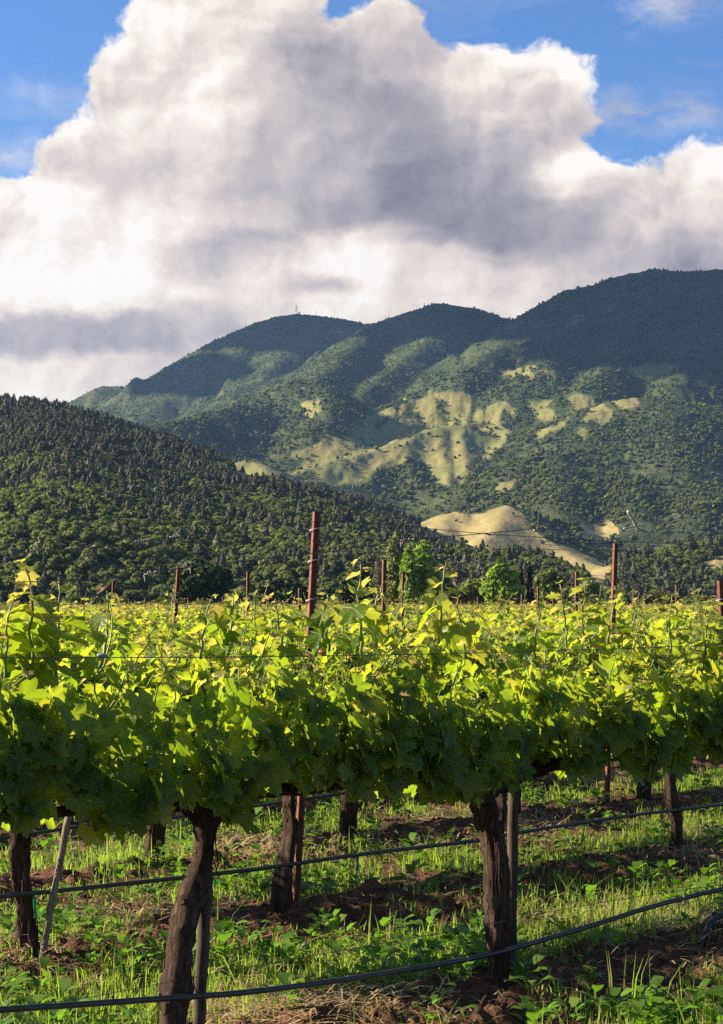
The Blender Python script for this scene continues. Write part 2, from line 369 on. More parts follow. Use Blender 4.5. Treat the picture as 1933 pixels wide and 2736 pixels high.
for (slope, rr, pts) in RIDGES:
    P = np.array([at(*p) for p in pts])
    best = np.full(GXt.shape, -1e9)
    xs0, xs1, ys0, ys1 = P[:, 0].min(), P[:, 0].max(), P[:, 1].min(), P[:, 1].max()
    reach = P[:, 2].max() / slope + rr * 3
    sel = (GXt > xs0 - reach) & (GXt < xs1 + reach) & (GYt > ys0 - reach) & (GYt < ys1 + reach)
    if not sel.any(): continue
    X = GXt[sel]; Y = GYt[sel]; b = np.full(X.shape, -1e9); dmin = np.full(X.shape, 1e9)
    for p, q in zip(P[:-1], P[1:]):
        d = q - p; L2 = d[0] ** 2 + d[1] ** 2 + 1e-6
        t = np.clip(((X - p[0]) * d[0] + (Y - p[1]) * d[1]) / L2, 0, 1)
        dd = np.hypot(X - p[0] - t * d[0], Y - p[1] - t * d[1])
        b = np.maximum(b, p[2] + t * d[2] - slope * (np.sqrt(dd * dd + rr * rr) - rr)); dmin = np.minimum(dmin, dd)
    hb = hbest[sel]; k = 10.0 + 0.004 * Y
    hx = np.maximum(hb, b); hbest[sel] = hx + np.maximum(k - np.abs(hb - b), 0) ** 2 / (4 * k) * 0.6
    near_crest[sel] = np.minimum(near_crest[sel], dmin)
crest = sstep(near_crest, 10, 220)
far = sstep(GYt, 2400, 5200)
gul = np.abs(fbm(GXt / 290 + 3 + .5 * perlin(GXt / 500, GYt / 500), GYt / 820, 4)); gul2 = np.abs(fbm(GXt / 95 + 3 + .4 * perlin(GXt / 160, GYt / 160), GYt / 300 + 5, 3))
H_T = hbest + crest * (far * (95 * (gul - 0.30)) + (6 + 30 * far + 12 * sstep(300 - np.abs(GYt - 2720), 0, 150)) * (gul2 - 0.3)) * sstep(hbest, 0, 60)
H_T += (1.0 + 4.5 * far) * fbm(GXt / 26, GYt / 40, 3)
H_T = np.where(hbest < 2, np.minimum(H_T, hbest), H_T)
H_T = np.maximum(H_T, -6.0) - 0.4 * (hbest < 1)
PXt, PYt = to_pix(GXt, GYt, H_T)

def in_poly(px, py, poly):
    poly = np.asarray(poly, float); inside = np.zeros(px.shape, bool); n = len(poly)
    for i in range(n):
        x1, y1 = poly[i]; x2, y2 = poly[(i + 1) % n]
        c = ((y1 > py) != (y2 > py)) & (px < (x2 - x1) * (py - y1) / (y2 - y1 + 1e-9) + x1)
        inside ^= c
    return inside
# grassland on the hills: outlines on the map of the slopes
MEADOWS = [
 [(725,1280),(835,1240),(961,1210),(1091,1165),(1150,1143),(1238,1132),(1282,1158),(1275,1210),(1262,1262),(1215,1305),(1160,1290),(1135,1245),(1090,1225),(1060,1245),(1000,1262),(985,1290),(930,1295),(900,1302),(840,1298),(780,1295)],
 [(770,1225),(864,1178),(925,1163),(998,1148),(1047,1120),(1080,1116),(1095,1155),(1010,1192),(930,1215),(850,1225)],
 [(600,1245),(680,1228),(745,1255),(760,1280),(700,1300),(640,1290)],
 [(965,1125),(1067,1072),(1125,1062),(1170,1088),(1165,1105),(1090,1098),(1050,1112),(990,1135)],
 [(1190,1095),(1228,1062),(1262,1066),(1245,1098),(1215,1112)],
 [(1262,1118),(1338,1080),(1395,1098),(1380,1108),(1330,1105),(1290,1122)],
 [(1276,1140),(1335,1128),(1362,1160),(1345,1205),(1290,1225),(1268,1195)],
 [(1395,1072),(1480,1070),(1510,1098),(1480,1130),(1420,1115)],
 [(1540,1050),(1590,1050),(1592,1080),(1560,1095),(1535,1075)],
 [(1290,990),(1400,975),(1520,990),(1560,1010),(1440,1012),(1330,1005)],
 [(1560,1085),(1700,1062),(1740,1075),(1650,1110),(1560,1170),(1540,1200),(1535,1160)],
 [(1090,1425),(1130,1398),(1230,1366),(1262,1378),(1300,1370),(1352,1348),(1400,1392),(1450,1435),(1505,1472),(1470,1490),(1380,1470),(1320,1490),(1240,1480),(1180,1462),(1120,1440)],
 [(1400,1430),(1500,1458),(1580,1488),(1650,1522),(1610,1555),(1520,1530),(1440,1485)],
 [(1300,1320),(1340,1285),(1385,1275),(1370,1300),(1320,1330)],
 [(1550,1395),(1640,1400),(1660,1440),(1600,1450),(1560,1430)],
 [(1520,1560),(1600,1525),(1630,1560),(1590,1600),(1530,1600)],
 [(800,1070),(850,1062),(870,1100),(840,1130),(810,1110)],[(480,1180),(520,1172),(545,1195),(500,1205)],
 [(1870,1500),(1960,1480),(1960,1520),(1890,1525)],
 [(905,1150),(980,1135),(1000,1150),(940,1172),(880,1180)],[(1040,1130),(1110,1108),(1180,1112),(1200,1135),(1130,1145),(1080,1158)],[(1230,1110),(1290,1100),(1280,1135),(1240,1135)],
 [(1660,985),(1740,960),(1830,975),(1850,1010),(1740,1015)],
]
wpx = PXt + 24 * fbm(GXt / 85, GYt / 140, 5, .6); wpy = PYt + 14 * fbm(GXt / 85 + 9, GYt / 140 + 3, 5, .6)
MEAD = np.zeros(GXt.shape)
for i, poly in enumerate(MEADOWS): MEAD = np.maximum(MEAD, in_poly(wpx, wpy, poly) * (1.0 if i < 7 or i in (11, 12, 13, 14, 15) else 0.75))
_big = in_poly(wpx, wpy, [(700,1290),(830,1190),(980,1075),(1130,1040),(1330,1035),(1500,1055),(1580,1050),(1560,1110),(1500,1150),(1400,1210),(1280,1260),(1200,1320),(960,1310)])
_core = in_poly(wpx, wpy, MEADOWS[0]) | in_poly(wpx, wpy, MEADOWS[1]) | in_poly(wpx, wpy, MEADOWS[2]) | in_poly(wpx, wpy, MEADOWS[6])
MEAD = np.maximum(MEAD, _big * sstep(fbm(GXt / 120 + 8, GYt / 260 + 2, 4), .10, .35) * .8)
MEAD *= 1 - .9 * sstep(.11 - gul2, 0, .07) * (GYt > 3300) * np.where(_core, .12, 1)
_m = MEAD.copy()
for _ in range(2):
    _m[1:-1, 1:-1] = (_m[1:-1, 1:-1] * 2 + _m[:-2, 1:-1] + _m[2:, 1:-1] + _m[1:-1, :-2] + _m[1:-1, 2:]) / 6
MEAD_S = _m
CLIFFS = [(1620,1420,60,50,0),]
rock = np.zeros(GXt.shape)
for (x, y, rx, ry, v) in [(1540,860,36,34,.9),(1530,885,20,22,.6),(1720,890,60,40,.4),(1860,920,60,45,.55),(1880,800,50,60,.4),(900,890,60,36,.55),(830,1045,55,22,.6),(1000,830,40,20,.3),(300,1040,40,12,.5),(1300,1000,40,30,.2),(950,985,20,40,.5)]:
    rock = np.maximum(rock, v * np.exp(-((PXt - x) / rx) ** 2 - ((PYt - y) / ry) ** 2))
rock *= sstep(fbm(GXt / 30, H_T / 22, 3), -0.1, 0.45) * (GYt > 3900)

# which cells the camera's side of the valley looks at
elev = H_T / GYt
runmax = np.maximum.accumulate(elev, axis=0)
SEEN = elev >= np.vstack([np.full((1, NC), -1), runmax[:-1]]) - 0.0022

tm, t = material("hill_ground")
geo = t.n('ShaderNodeNewGeometry').outputs['Position']
mead = attr(t, 'meadow'); rk = attr(t, 'rock')
n1 = t.noise(geo, 0.012, 6, 0.6); n2 = t.noise(geo, 0.09, 5, 0.62); n3 = t.noise(geo, 0.004, 4, 0.55)
scrub = t.ramp(t.m('ADD', t.m('MULTIPLY', n1, 0.6), t.m('MULTIPLY', n2, 0.4)), [(0.30, (0.014, 0.024, 0.012)), (0.46, (0.034, 0.050, 0.020)), (0.57, (0.070, 0.083, 0.032)), (0.70, (0.125, 0.120, 0.055))])
grass = t.ramp(t.m('ADD', t.m('MULTIPLY', n3, 0.55), t.m('MULTIPLY', n1, 0.45)), [(0.36, (0.135, 0.158, 0.045)), (0.48, (0.200, 0.196, 0.064)), (0.60, (0.25, 0.215, 0.080)), (0.72, (0.31, 0.25, 0.105))])
grass = t.mix(t.smooth(n2, 0.42, 0.70, 0.0, 0.35), grass, (0.11, 0.115, 0.04, 1))
dry = attr(t, 'dry')
ero = t.noise(t.vm('MULTIPLY', geo, (0.05, 0.012, 0.05)), 1.0, 4, .6)
grass = t.mix(t.m('MULTIPLY', dry, t.smooth(n1, .25, .75, .55, 1.0)), grass, (0.36, 0.28, 0.125, 1))
grass = t.mix(t.smooth(ero, .40, .62, .45, 0.0), grass, (0.15, 0.135, 0.05, 1))
col = t.mix(t.smooth(t.m('ADD', mead, t.m('MULTIPLY', t.m('SUBTRACT', n2, 0.5), 0.5)), 0.30, 0.62), scrub, grass)
rcol = t.ramp(t.noise(geo, 0.06, 5, 0.7), [(0.35, (0.05, 0.045, 0.05)), (0.55, (0.20, 0.145, 0.13)), (0.75, (0.36, 0.25, 0.21))])
col = t.mix(t.smooth(rk, 0.12, 0.5), col, rcol)
bh = t.m('ADD', t.m('MULTIPLY', n2, 1.2), t.m('MULTIPLY', n1, 3.0))
bstr = t.m('SUBTRACT', 1.0, t.m('MULTIPLY', mead, 0.75))
bmp = t.n('ShaderNodeBump', {'Strength': bstr, 'Distance': 6.0, 'Height': bh}).outputs[0]
finish(t, principled(t, col, 0.95, 0.08, bmp))
idx = np.arange(NRW * NC).reshape(NRW, NC)
q = np.stack([idx[:-1, :-1], idx[:-1, 1:], idx[1:, 1:], idx[1:, :-1]], -1).reshape(-1, 4)
DRY = sstep(3300 - GYt, 0, 300) * 1.0 + 0.25 * sstep(fbm(GXt / 150, GYt / 190, 2), 0.0, 0.5)
hills = np_obj("hills", np.stack([GXt, GYt, H_T], -1).reshape(-1, 3), q, tm, {'meadow': MEAD_S.ravel(), 'rock': rock.ravel(), 'dry': np.clip(DRY, 0, 1).ravel()}, smooth=True)
tag(hills, 'wooded mountains and grassy foothills rising beyond the vineyard', 'hills', kind='structure')
# ------------------------------------------------------------------ trees
def foliage_mat(name, dark, mid, light, transl=0.25, var=1.0):
    m, t = material(name)
    rnd = t.n('ShaderNodeObjectInfo').outputs['Random']
    lf = attr(t, 'leaf')
    f = t.m('ADD', t.m('MULTIPLY', rnd, 0.62 * var), t.m('MULTIPLY', lf, 1.0 - 0.62 * var))
    col = t.ramp(f, [(0.05, dark), (0.5, mid), (0.95, light)])
    d = principled(t, col, 0.75, 0.18)
    tr = t.n('ShaderNodeBsdfTranslucent', (t.mix(1.0, col, (1.3, 1.25, 0.6, 1), 'MULTIPLY'),)).outputs[0]
    mx = t.n('ShaderNodeMixShader', (transl, d, tr)).outputs[0]
    finish(t, mx); return m
M_OAK = foliage_mat("oak_leaves", (0.058, 0.072, 0.022), (0.130, 0.165, 0.040), (0.25, 0.29, 0.066), 0.3)
M_CON = foliage_mat("conifer_needles", (0.036, 0.042, 0.022), (0.080, 0.084, 0.046), (0.160, 0.155, 0.092), 0.15)
M_BRIGHT = foliage_mat("fresh_leaves", (0.10, 0.17, 0.024), (0.20, 0.31, 0.036), (0.32, 0.42, 0.055), 0.40, 0.2)
M_POPLAR = foliage_mat("poplar_leaves", (0.13, 0.16, 0.04), (0.21, 0.25, 0.07), (0.30, 0.33, 0.12), 0.3, 0.2)
M_CYP = foliage_mat("cypress_needles", (0.010, 0.015, 0.008), (0.016, 0.024, 0.012), (0.026, 0.036, 0.016), 0.05, 0.2)
M_DARKOAK = foliage_mat("dark_oak_leaves", (0.018, 0.032, 0.012), (0.036, 0.060, 0.018), (0.075, 0.115, 0.028), 0.25, 0.2)
M_RUSSET = foliage_mat("olive_leaves", (0.05, 0.05, 0.02), (0.10, 0.10, 0.035), (0.17, 0.16, 0.05), 0.3, 0.2)
M_BARE = foliage_mat("sparse_twigs", (0.09, 0.085, 0.06), (0.15, 0.145, 0.10), (0.22, 0.21, 0.15), 0.2, 0.2)
mt, t = material("tree_bark")
finish(t, principled(t, t.ramp(t.noise(t.n('ShaderNodeTexCoord').outputs['Object'], 3.0, 5), [(0.3, (0.035, 0.026, 0.02)), (0.7, (0.11, 0.085, 0.065))]), 0.9, 0.1))
M_BARK = mt

def rand_dirs(n, r): 
    d = r.normal(size=(n, 3)); return d / np.linalg.norm(d, axis=1)[:, None]
def leaf_cards(centres, normals, size, r, asp=0.8):
    n = len(centres)
    ref = rand_dirs(n, r); a = np.cross(normals, ref); a /= np.linalg.norm(a, axis=1)[:, None] + 1e-9; b = np.cross(normals, a)
    s = (size * r.uniform(0.6, 1.25, n))[:, None]
    v = np.stack([centres - a * s, centres + b * s * asp - normals * s * 0.15, centres + a * s, centres - b * s * asp - normals * s * 0.15], 1)
    return v.reshape(-1, 3), np.arange(n * 4).reshape(n, 4)
def crown_from_lobes(lobes, ncards, size, seed, core=0.80):
    """lobes: (x,y,z,rx,ry,rz). Dense inner masses plus many leaf clumps spread through the outer shell"""
    r = np.random.default_rng(seed); g = Geo()
    L = np.asarray(lobes, float); vol = (L[:, 3] * L[:, 4] * L[:, 5]) ** (2 / 3); vol /= vol.sum()
    bm = bmesh.new(); bmesh.ops.create_icosphere(bm, subdivisions=2, radius=1.0)
    iv = np.array([v.co[:] for v in bm.verts]); itf = np.array([[v.index for v in f.verts] for f in bm.faces]); bm.free()
    for l in L:
        k = core * (1 + 0.28 * r.normal(size=len(iv)).clip(-1.6, 1.6))[:, None]
        g.add(iv * k * l[3:6] + l[:3], itf, leaf=r.uniform(0, 0.6, len(iv)))
    pick = r.choice(len(L), ncards, p=vol)
    d = rand_dirs(ncards, r); rad = r.uniform(0.72, 1.16, ncards)[:, None]
    c = L[pick, :3] + d * rad * L[pick, 3:6]
    nrm = d + 0.75 * r.normal(size=d.shape); nrm /= np.linalg.norm(nrm, axis=1)[:, None]
    v, f = leaf_cards(c, nrm, size, r)
    g.add(v, f, leaf=np.repeat(r.uniform(0, 1, ncards), 4))
    return g
def oak_lobes(seed, n=8, flat=0.75):
    r = np.random.default_rng(seed); out = [(0, 0, 0.95, 0.62, 0.62, 0.55)]
    for i in range(n):
        a = 2 * np.pi * i / n + r.uniform(-.3, .3); q = r.uniform(0.42, 0.68)
        s = r.uniform(0.30, 0.48); out.append((math.cos(a) * q, math.sin(a) * q, r.uniform(0.55, 1.25) * flat + .15, s, s * r.uniform(.85, 1.15), s * .85))
    for i in range(3): s = r.uniform(.25, .38); out.append((r.uniform(-.3, .3), r.uniform(-.3, .3), r.uniform(1.25, 1.45) * flat + .2, s, s, s * .8))
    return out
def trunk_geo(h, r0, seed, lean=0.05, limbs=4):
    r = np.random.default_rng(seed); g = Geo(); n = 6
    P = np.array([[lean * h * (i / n) ** 2 + .02 * h * r.normal(), .02 * h * r.normal(), h * i / n - 0.3 * (i == 0)] for i in range(n + 1)])
    g.add(*tube(P, np.linspace(r0 * 1.2, r0 * .5, n + 1), 7))
    for k in range(limbs):
        a = r.uniform(0, 6.28); s = P[r.integers(3, n)]
        e = s + np.array([math.cos(a) * h * .5, math.sin(a) * h * .5, h * .45])
        g.add(*tube([s, (s + e) / 2 + [0, 0, h * .05], e], [r0 * .5, r0 * .35, r0 * .12], 5))
    return g
protos_oak, protos_con = [], []
pc_oak = bpy.data.collections.new("oak_kinds"); pc_con = bpy.data.collections.new("conifer_kinds")
for k in range(4):
    g = crown_from_lobes(oak_lobes(20 + k), 620, 0.115, 40 + k, 0.82)
    me = g.mesh("oak_crown", M_OAK); tg = trunk_geo(0.6, 0.07, k, limbs=2)
    o = bpy.data.objects.new(f"oak_kind", me); pc_oak.objects.link(o); protos_oak.append(o)
def conifer_geo(seed, width=0.24, n=360, rag=0.5):
    r = np.random.default_rng(seed); g = Geo()
    ph = np.linspace(0, 6.28, 9)[:-1]
    zz = np.array([0.06, 0.2, 0.42, 0.66, 0.86, 1.0]); rr = np.array([0.55, 0.78, 0.62, 0.40, 0.18, 0.01]) * width
    v = np.concatenate([np.stack([np.cos(ph) * q * (1 + .25 * r.normal(size=8)), np.sin(ph) * q * (1 + .25 * r.normal(size=8)), np.full(8, z)], 1) for z, q in zip(zz, rr)])
    i = np.arange(5)[:, None] * 8; j = np.arange(8)[None]; kk = (j + 1) % 8
    g.add(v, np.stack([i + j, i + kk, i + 8 + kk, i + 8 + j], -1).reshape(-1, 4), leaf=r.uniform(0, .5, len(v)))
    z = 1 - np.sqrt(r.uniform(0.001, 0.90, n)); a = r.uniform(0, 6.28, n); q = width * (1 - z) ** 0.75 * r.uniform(0.6, 1.15, n)
    c = np.stack([np.cos(a) * q, np.sin(a) * q, z], 1)
    nrm = np.stack([np.cos(a) * .6, np.sin(a) * .6, np.full(n, .8)], 1) + rag * r.normal(size=(n, 3)); nrm /= np.linalg.norm(nrm, axis=1)[:, None]
    v, f = leaf_cards(c, nrm, 0.075, r, 0.6)
    g.add(v, f, leaf=np.repeat(r.uniform(0, 1, n), 4)); return g
for k in range(4):
    o = bpy.data.objects.new("conifer_kind", conifer_geo(70 + k, (0.24, 0.33, 0.42, 0.28)[k]).mesh("conifer_crown", M_CON)); pc_con.objects.link(o); protos_con.append(o)
for k in range(2):      # round-headed grey pines among the pointed ones
    r = np.random.default_rng(400 + k); L = [(r.normal(0, .05), r.normal(0, .05), z, w_ * r.uniform(.9, 1.2), w_, .16) for z, w_ in zip((.22, .38, .54, .70, .84), (.20, .24, .22, .17, .10))] + [(.18, .05, .45, .13, .13, .12), (-.17, -.06, .55, .13, .13, .12)]
    protos_con[k + 2].data = crown_from_lobes(L, 420, .075, 90 + k, .72).mesh("grey_pine_crown", M_CON)

# where trees grow: sampled on the height field, only on slopes the valley looks at
dth = (pxs[1] - pxs[0]) / F_PX
drw = np.gradient(dst)
area = (dst[:, None] * dth) * drw[:, None]
slopez = H_T > 0.6
inview = (PXt > -1250) & (PXt < 3150)
dens = np.where(GYt < 2600, 1 / 27., np.where(GYt < 5000, 1 / 110., 1 / 240.))
patch = fbm(GXt / 170 + 31, GYt / 260 + 11, 3)
dens = dens * np.where(GYt < 2600, 1.0, 0.25 + 1.35 * sstep(patch, -0.35, 0.35))
gully = sstep(0.16 - gul2, 0.0, 0.14) * sstep(fbm(GXt / 110, GYt / 130, 2), -0.1, 0.3)
dens = dens * (1 - 0.997 * sstep(MEAD_S, 0.15, 0.6)) + MEAD_S * gully * (GYt > 3300) * (1 / 190.) + MEAD_S * (1 / 6000.)
dens = np.where(slopez & SEEN & inview & (rock < 0.35), dens, 0)
lam = dens * area
cnt = rng.poisson(lam)
ri, ci = np.nonzero(cnt); rep = cnt[ri, ci]; ri = np.repeat(ri, rep); ci = np.repeat(ci, rep)
fr = rng.uniform(0, 1, len(ri)); fc = rng.uniform(0, 1, len(ri))
ri2 = np.minimum(ri + 1, NRW - 1); ci2 = np.minimum(ci + 1, NC - 1)
def bil(A): return (A[ri, ci] * (1 - fr) + A[ri2, ci] * fr) * (1 - fc) + (A[ri, ci2] * (1 - fr) + A[ri2, ci2] * fr) * fc
TX, TY, TZ = bil(GXt), bil(GYt), bil(H_T)
# the first trees stand on the flat at the field's end
ne = 230; ey = rng.uniform(575, 665, ne); _p = rng.uniform(-1200, 3100, ne); _p = np.where((_p > 990) & (_p < 1440), _p + 520, _p); _p = np.where((_p > 0) & (_p < 110), 150, _p); ex = (_p - CX) / F_PX * ey
TX = np.concatenate([TX, ex]); TY = np.concatenate([TY, ey]); TZ = np.concatenate([TZ, np.zeros(ne)])
tpx, tpy = to_pix(TX, TY, TZ)
NT_ = len(TX)
# conifers on the left hill's upper slopes and scattered lower, oaks elsewhere
lefthill = (TY < 2600) & (tpx < 1150)
up = sstep(TZ / np.maximum(TY, 1) * F_PX, 130, 420)
pcon = np.where(lefthill, 0.05 + 0.54 * sstep(TZ + 60 * fbm(TX / 150, TY / 150, 2), 75, 190) + 0.22 * (fbm(TX / 120, TY / 120, 2) > .25), np.where(TY < 2600, 0.10, 0.10 + 0.28 * (fbm(TX / 300, TY / 300, 2) > 0.2)))
iscon = rng.uniform(0, 1, NT_) < pcon
iscon &= TY > 668
siz = np.where(iscon, rng.uniform(7, 14.5, NT_), 2.0 + 3.7 * rng.beta(1.4, 2.4, NT_))
siz = np.where(TY > 2600, siz * np.where(iscon, 0.80, 1.08) * rng.uniform(.6, 1.3, NT_), siz)
siz = np.where(TY > 5000, siz * 0.7, siz)
siz = np.where(TY < 1300, siz * 0.88, siz); siz = np.where(TY < 668, siz * 0.72, siz); iscon = iscon & (TY > 668)
order = np.argsort(np.where((tpx > -60) & (tpx < 2000), -siz / TY, 0))
def scatter_group(name, kinds, coll, sel, label, cat, glabel, gcat, group):
    ids = order[sel[order]]
    big, rest = ids[:300], ids[300:]
    for k, i in enumerate(big):
        o = bpy.data.objects.new(name, kinds[k % 4].data); C.objects.link(o)
        o.location = (TX[i], TY[i], TZ[i] - 0.3); s = siz[i]; j = rng.uniform(0.75, 1.25)
        o.scale = (s * j, s * j, s); o.rotation_euler = (0, 0, rng.uniform(0, 6.28))
        tag(o, label, cat, group)
    me = bpy.data.meshes.new(name + "_wood"); me.vertices.add(len(rest))
    me.vertices.foreach_set('co', np.stack([TX[rest], TY[rest], TZ[rest] - 0.3], 1).astype(np.float32).ravel())
    a = me.attributes.new('rot', 'FLOAT_VECTOR', 'POINT'); rz = np.zeros((len(rest), 3), np.float32); rz[:, 2] = rng.uniform(0, 6.28, len(rest)); a.data.foreach_set('vector', rz.ravel())
    a = me.attributes.new('scl', 'FLOAT_VECTOR', 'POINT'); jj = rng.uniform(.7, 1.3, len(rest)); a.data.foreach_set('vector', np.stack([siz[rest] * jj, siz[rest] * jj, siz[rest]], 1).astype(np.float32).ravel())
    a = me.attributes.new('pick', 'INT', 'POINT'); a.data.foreach_set('value', rng.integers(0, 4, len(rest)).astype(np.int32))
    o = bpy.data.objects.new(name + "_wood", me); C.objects.link(o)
    instancer(o, coll); tag(o, glabel, gcat, kind='stuff'); return o
def instancer(o, coll):
    ng = bpy.data.node_groups.new(o.name + "_scatter", 'GeometryNodeTree')
    ng.interface.new_socket('Geometry', in_out='INPUT', socket_type='NodeSocketGeometry'); ng.interface.new_socket('Geometry', in_out='OUTPUT', socket_type='NodeSocketGeometry')
    N = ng.nodes.new; L = ng.links.new
    gi = N('NodeGroupInput'); go = N('NodeGroupOutput'); ip = N('GeometryNodeInstanceOnPoints'); cinf = N('GeometryNodeCollectionInfo')
    cinf.inputs['Collection'].default_value = coll; cinf.inputs['Separate Children'].default_value = True; cinf.inputs['Reset Children'].default_value = True
    L(gi.outputs[0], ip.inputs['Points']); L(cinf.outputs[0], ip.inputs['Instance']); ip.inputs['Pick Instance'].default_value = True
    for nm, ty, sk in (('pick', 'INT', 'Instance Index'), ('rot', 'FLOAT_VECTOR', 'Rotation'), ('scl', 'FLOAT_VECTOR', 'Scale')):
        na = N('GeometryNodeInputNamedAttribute'); na.data_type = ty; na.inputs['Name'].default_value = nm
        out = [s for s in na.outputs if s.enabled][0]
        L(out, ip.inputs[sk])
    L(ip.outputs[0], go.inputs[0])
    md = o.modifiers.new("scatter", 'NODES'); md.node_group = ng
    return md
scatter_group("oak_tree", protos_oak, pc_oak, ~iscon, 'round leafy oak in the dense wood around the valley edge', 'tree', 'far off green oak woods covering the hills', 'woods', 'oaks of the nearest hillside wood')
scatter_group("conifer_tree", protos_con, pc_con, iscon, 'dark pointed conifer standing above the oaks of the nearer hillsides', 'tree', 'dark conifer woods along the hill crests', 'woods', 'conifers of the nearest hillside wood')
print("TREES", NT_, iscon.sum())
# ------------------------------------------------------------------ vineyard: rows run away to the right
ROW_DIR = np.array([0.6886, 0.7252, 0.0]); ROW_N = np.array([-0.7252, 0.6886, 0.0])
OFF1, ROW_GAP, VINE_GAP = 5.478, 2.08, 1.76
ROW_ANG = math.atan2(ROW_DIR[1], ROW_DIR[0])
def row_off(r): return OFF1 + ROW_GAP * (r - 1)
def row_pt(r, px, py, away=0.0):
    """the point of row r's upright plane seen at photograph pixel px, py"""
    d = pix_dir(px, py); k = (row_off(r) + away) / (ROW_N @ d)
    return np.array([0, 0, CAM_H]) + d * k
def row_xy(r, s): p = ROW_N * row_off(r) + ROW_DIR * s; return p
def to_local(p, origin):
    q = np.asarray(p, float) - origin
    return np.stack([q @ ROW_DIR, q @ ROW_N, q[..., 2]], -1)

m_, t = material("vine_leaf")
lf = attr(t, 'leaf'); age = attr(t, 'age')
mature = t.ramp(lf, [(0.0, (0.046, 0.086, 0.008)), (0.45, (0.080, 0.135, 0.012)), (0.8, (0.115, 0.190, 0.022)), (1.0, (0.18, 0.24, 0.03))])
young = t.ramp(lf, [(0.0, (0.15, 0.20, 0.04)), (0.5, (0.25, 0.28, 0.07)), (0.8, (0.36, 0.30, 0.12)), (1.0, (0.38, 0.22, 0.13))])
col = t.mix(t.smooth(age, 0.48, 0.95), mature, young)
obj_c = t.n('ShaderNodeTexCoord').outputs['Object']
col = t.mix(t.smooth(t.noise(obj_c, 45, 3), 0.45, 0.7, 0.0, 0.35), col, t.mix(1.0, col, (0.6, 0.7, 0.5, 1), 'MULTIPLY'))
back = t.n('ShaderNodeNewGeometry').outputs['Backfacing']
colr = t.mix(t.m('MULTIPLY', back, 0.55), col, (0.16, 0.20, 0.10, 1))
lu, lv = attr(t, 'lu'), t.m('ABSOLUTE', attr(t, 'lv'))
vein = None
for deg in (0, 55, 108):
    ca, sa_ = math.cos(R(deg)), math.sin(R(deg))
    across = t.m('ABSOLUTE', t.m('SUBTRACT', t.m('MULTIPLY', lu, sa_), t.m('MULTIPLY', lv, ca))); along = t.m('ADD', t.m('MULTIPLY', lu, ca), t.m('MULTIPLY', lv, sa_))
    v1 = t.m('MULTIPLY', t.smooth(across, 0.010, 0.034, 1.0, 0.0), t.smooth(along, 0.0, 0.03)); vein = v1 if vein is None else t.m('MAXIMUM', vein, v1)
colr = t.mix(t.m('MULTIPLY', vein, .55), colr, (0.20, 0.27, 0.07, 1))
puck = t.noise(t.n('ShaderNodeCombineXYZ', (lu, attr(t, 'lv'), lf)).outputs[0], 7.0, 2)
bmp = t.n('ShaderNodeBump', {'Strength': .55, 'Distance': .006, 'Height': t.m('SUBTRACT', puck, t.m('MULTIPLY', vein, .5))}).outputs[0]
pr = principled(t, colr, 0.36, 0.30, bmp)
trc = t.ramp(lf, [(0.0, (0.18, 0.32, 0.010)), (0.5, (0.35, 0.48, 0.016)), (0.85, (0.50, 0.57, 0.024)), (1.0, (0.60, 0.55, 0.04))])
trc = t.mix(t.smooth(age, 0.55, 1.0), trc, t.ramp(lf, [(0.0, (0.44, 0.50, 0.06)), (0.6, (0.60, 0.56, 0.09)), (1.0, (0.64, 0.42, 0.13))]))
tr = t.n('ShaderNodeBsdfTranslucent', (trc,)).outputs[0]
finish(t, t.n('ShaderNodeMixShader', (0.54, pr, tr)).outputs[0]); M_LEAF = m_
m_, t = material("vine_shoot_stem")
finish(t, principled(t, t.ramp(t.noise(t.n('ShaderNodeTexCoord').outputs['Object'], 6, 2), [(.3, (0.12, 0.17, 0.03)), (.7, (0.22, 0.24, 0.06))]), 0.5, 0.4)); M_STEM = m_
m_, t = material("vine_bark")
oc = t.n('ShaderNodeTexCoord').outputs['Object']
st_ = t.noise(t.vm('MULTIPLY', oc, (70, 70, 7)), 1.0, 6, 0.7, 0.5)
cl_ = t.noise(oc, 9, 4)
bc = t.ramp(t.m('ADD', t.m('MULTIPLY', st_, .7), t.m('MULTIPLY', cl_, .3)), [(.32, (0.012, 0.007, 0.006)), (.48, (0.058, 0.036, 0.027)), (.62, (0.14, 0.092, 0.070)), (.8, (0.24, 0.17, 0.13))])
finish(t, principled(t, bc, 0.9, 0.15, t.n('ShaderNodeBump', {'Strength': 1.0, 'Distance': 0.03, 'Height': st_}).outputs[0])); M_VBARK = m_

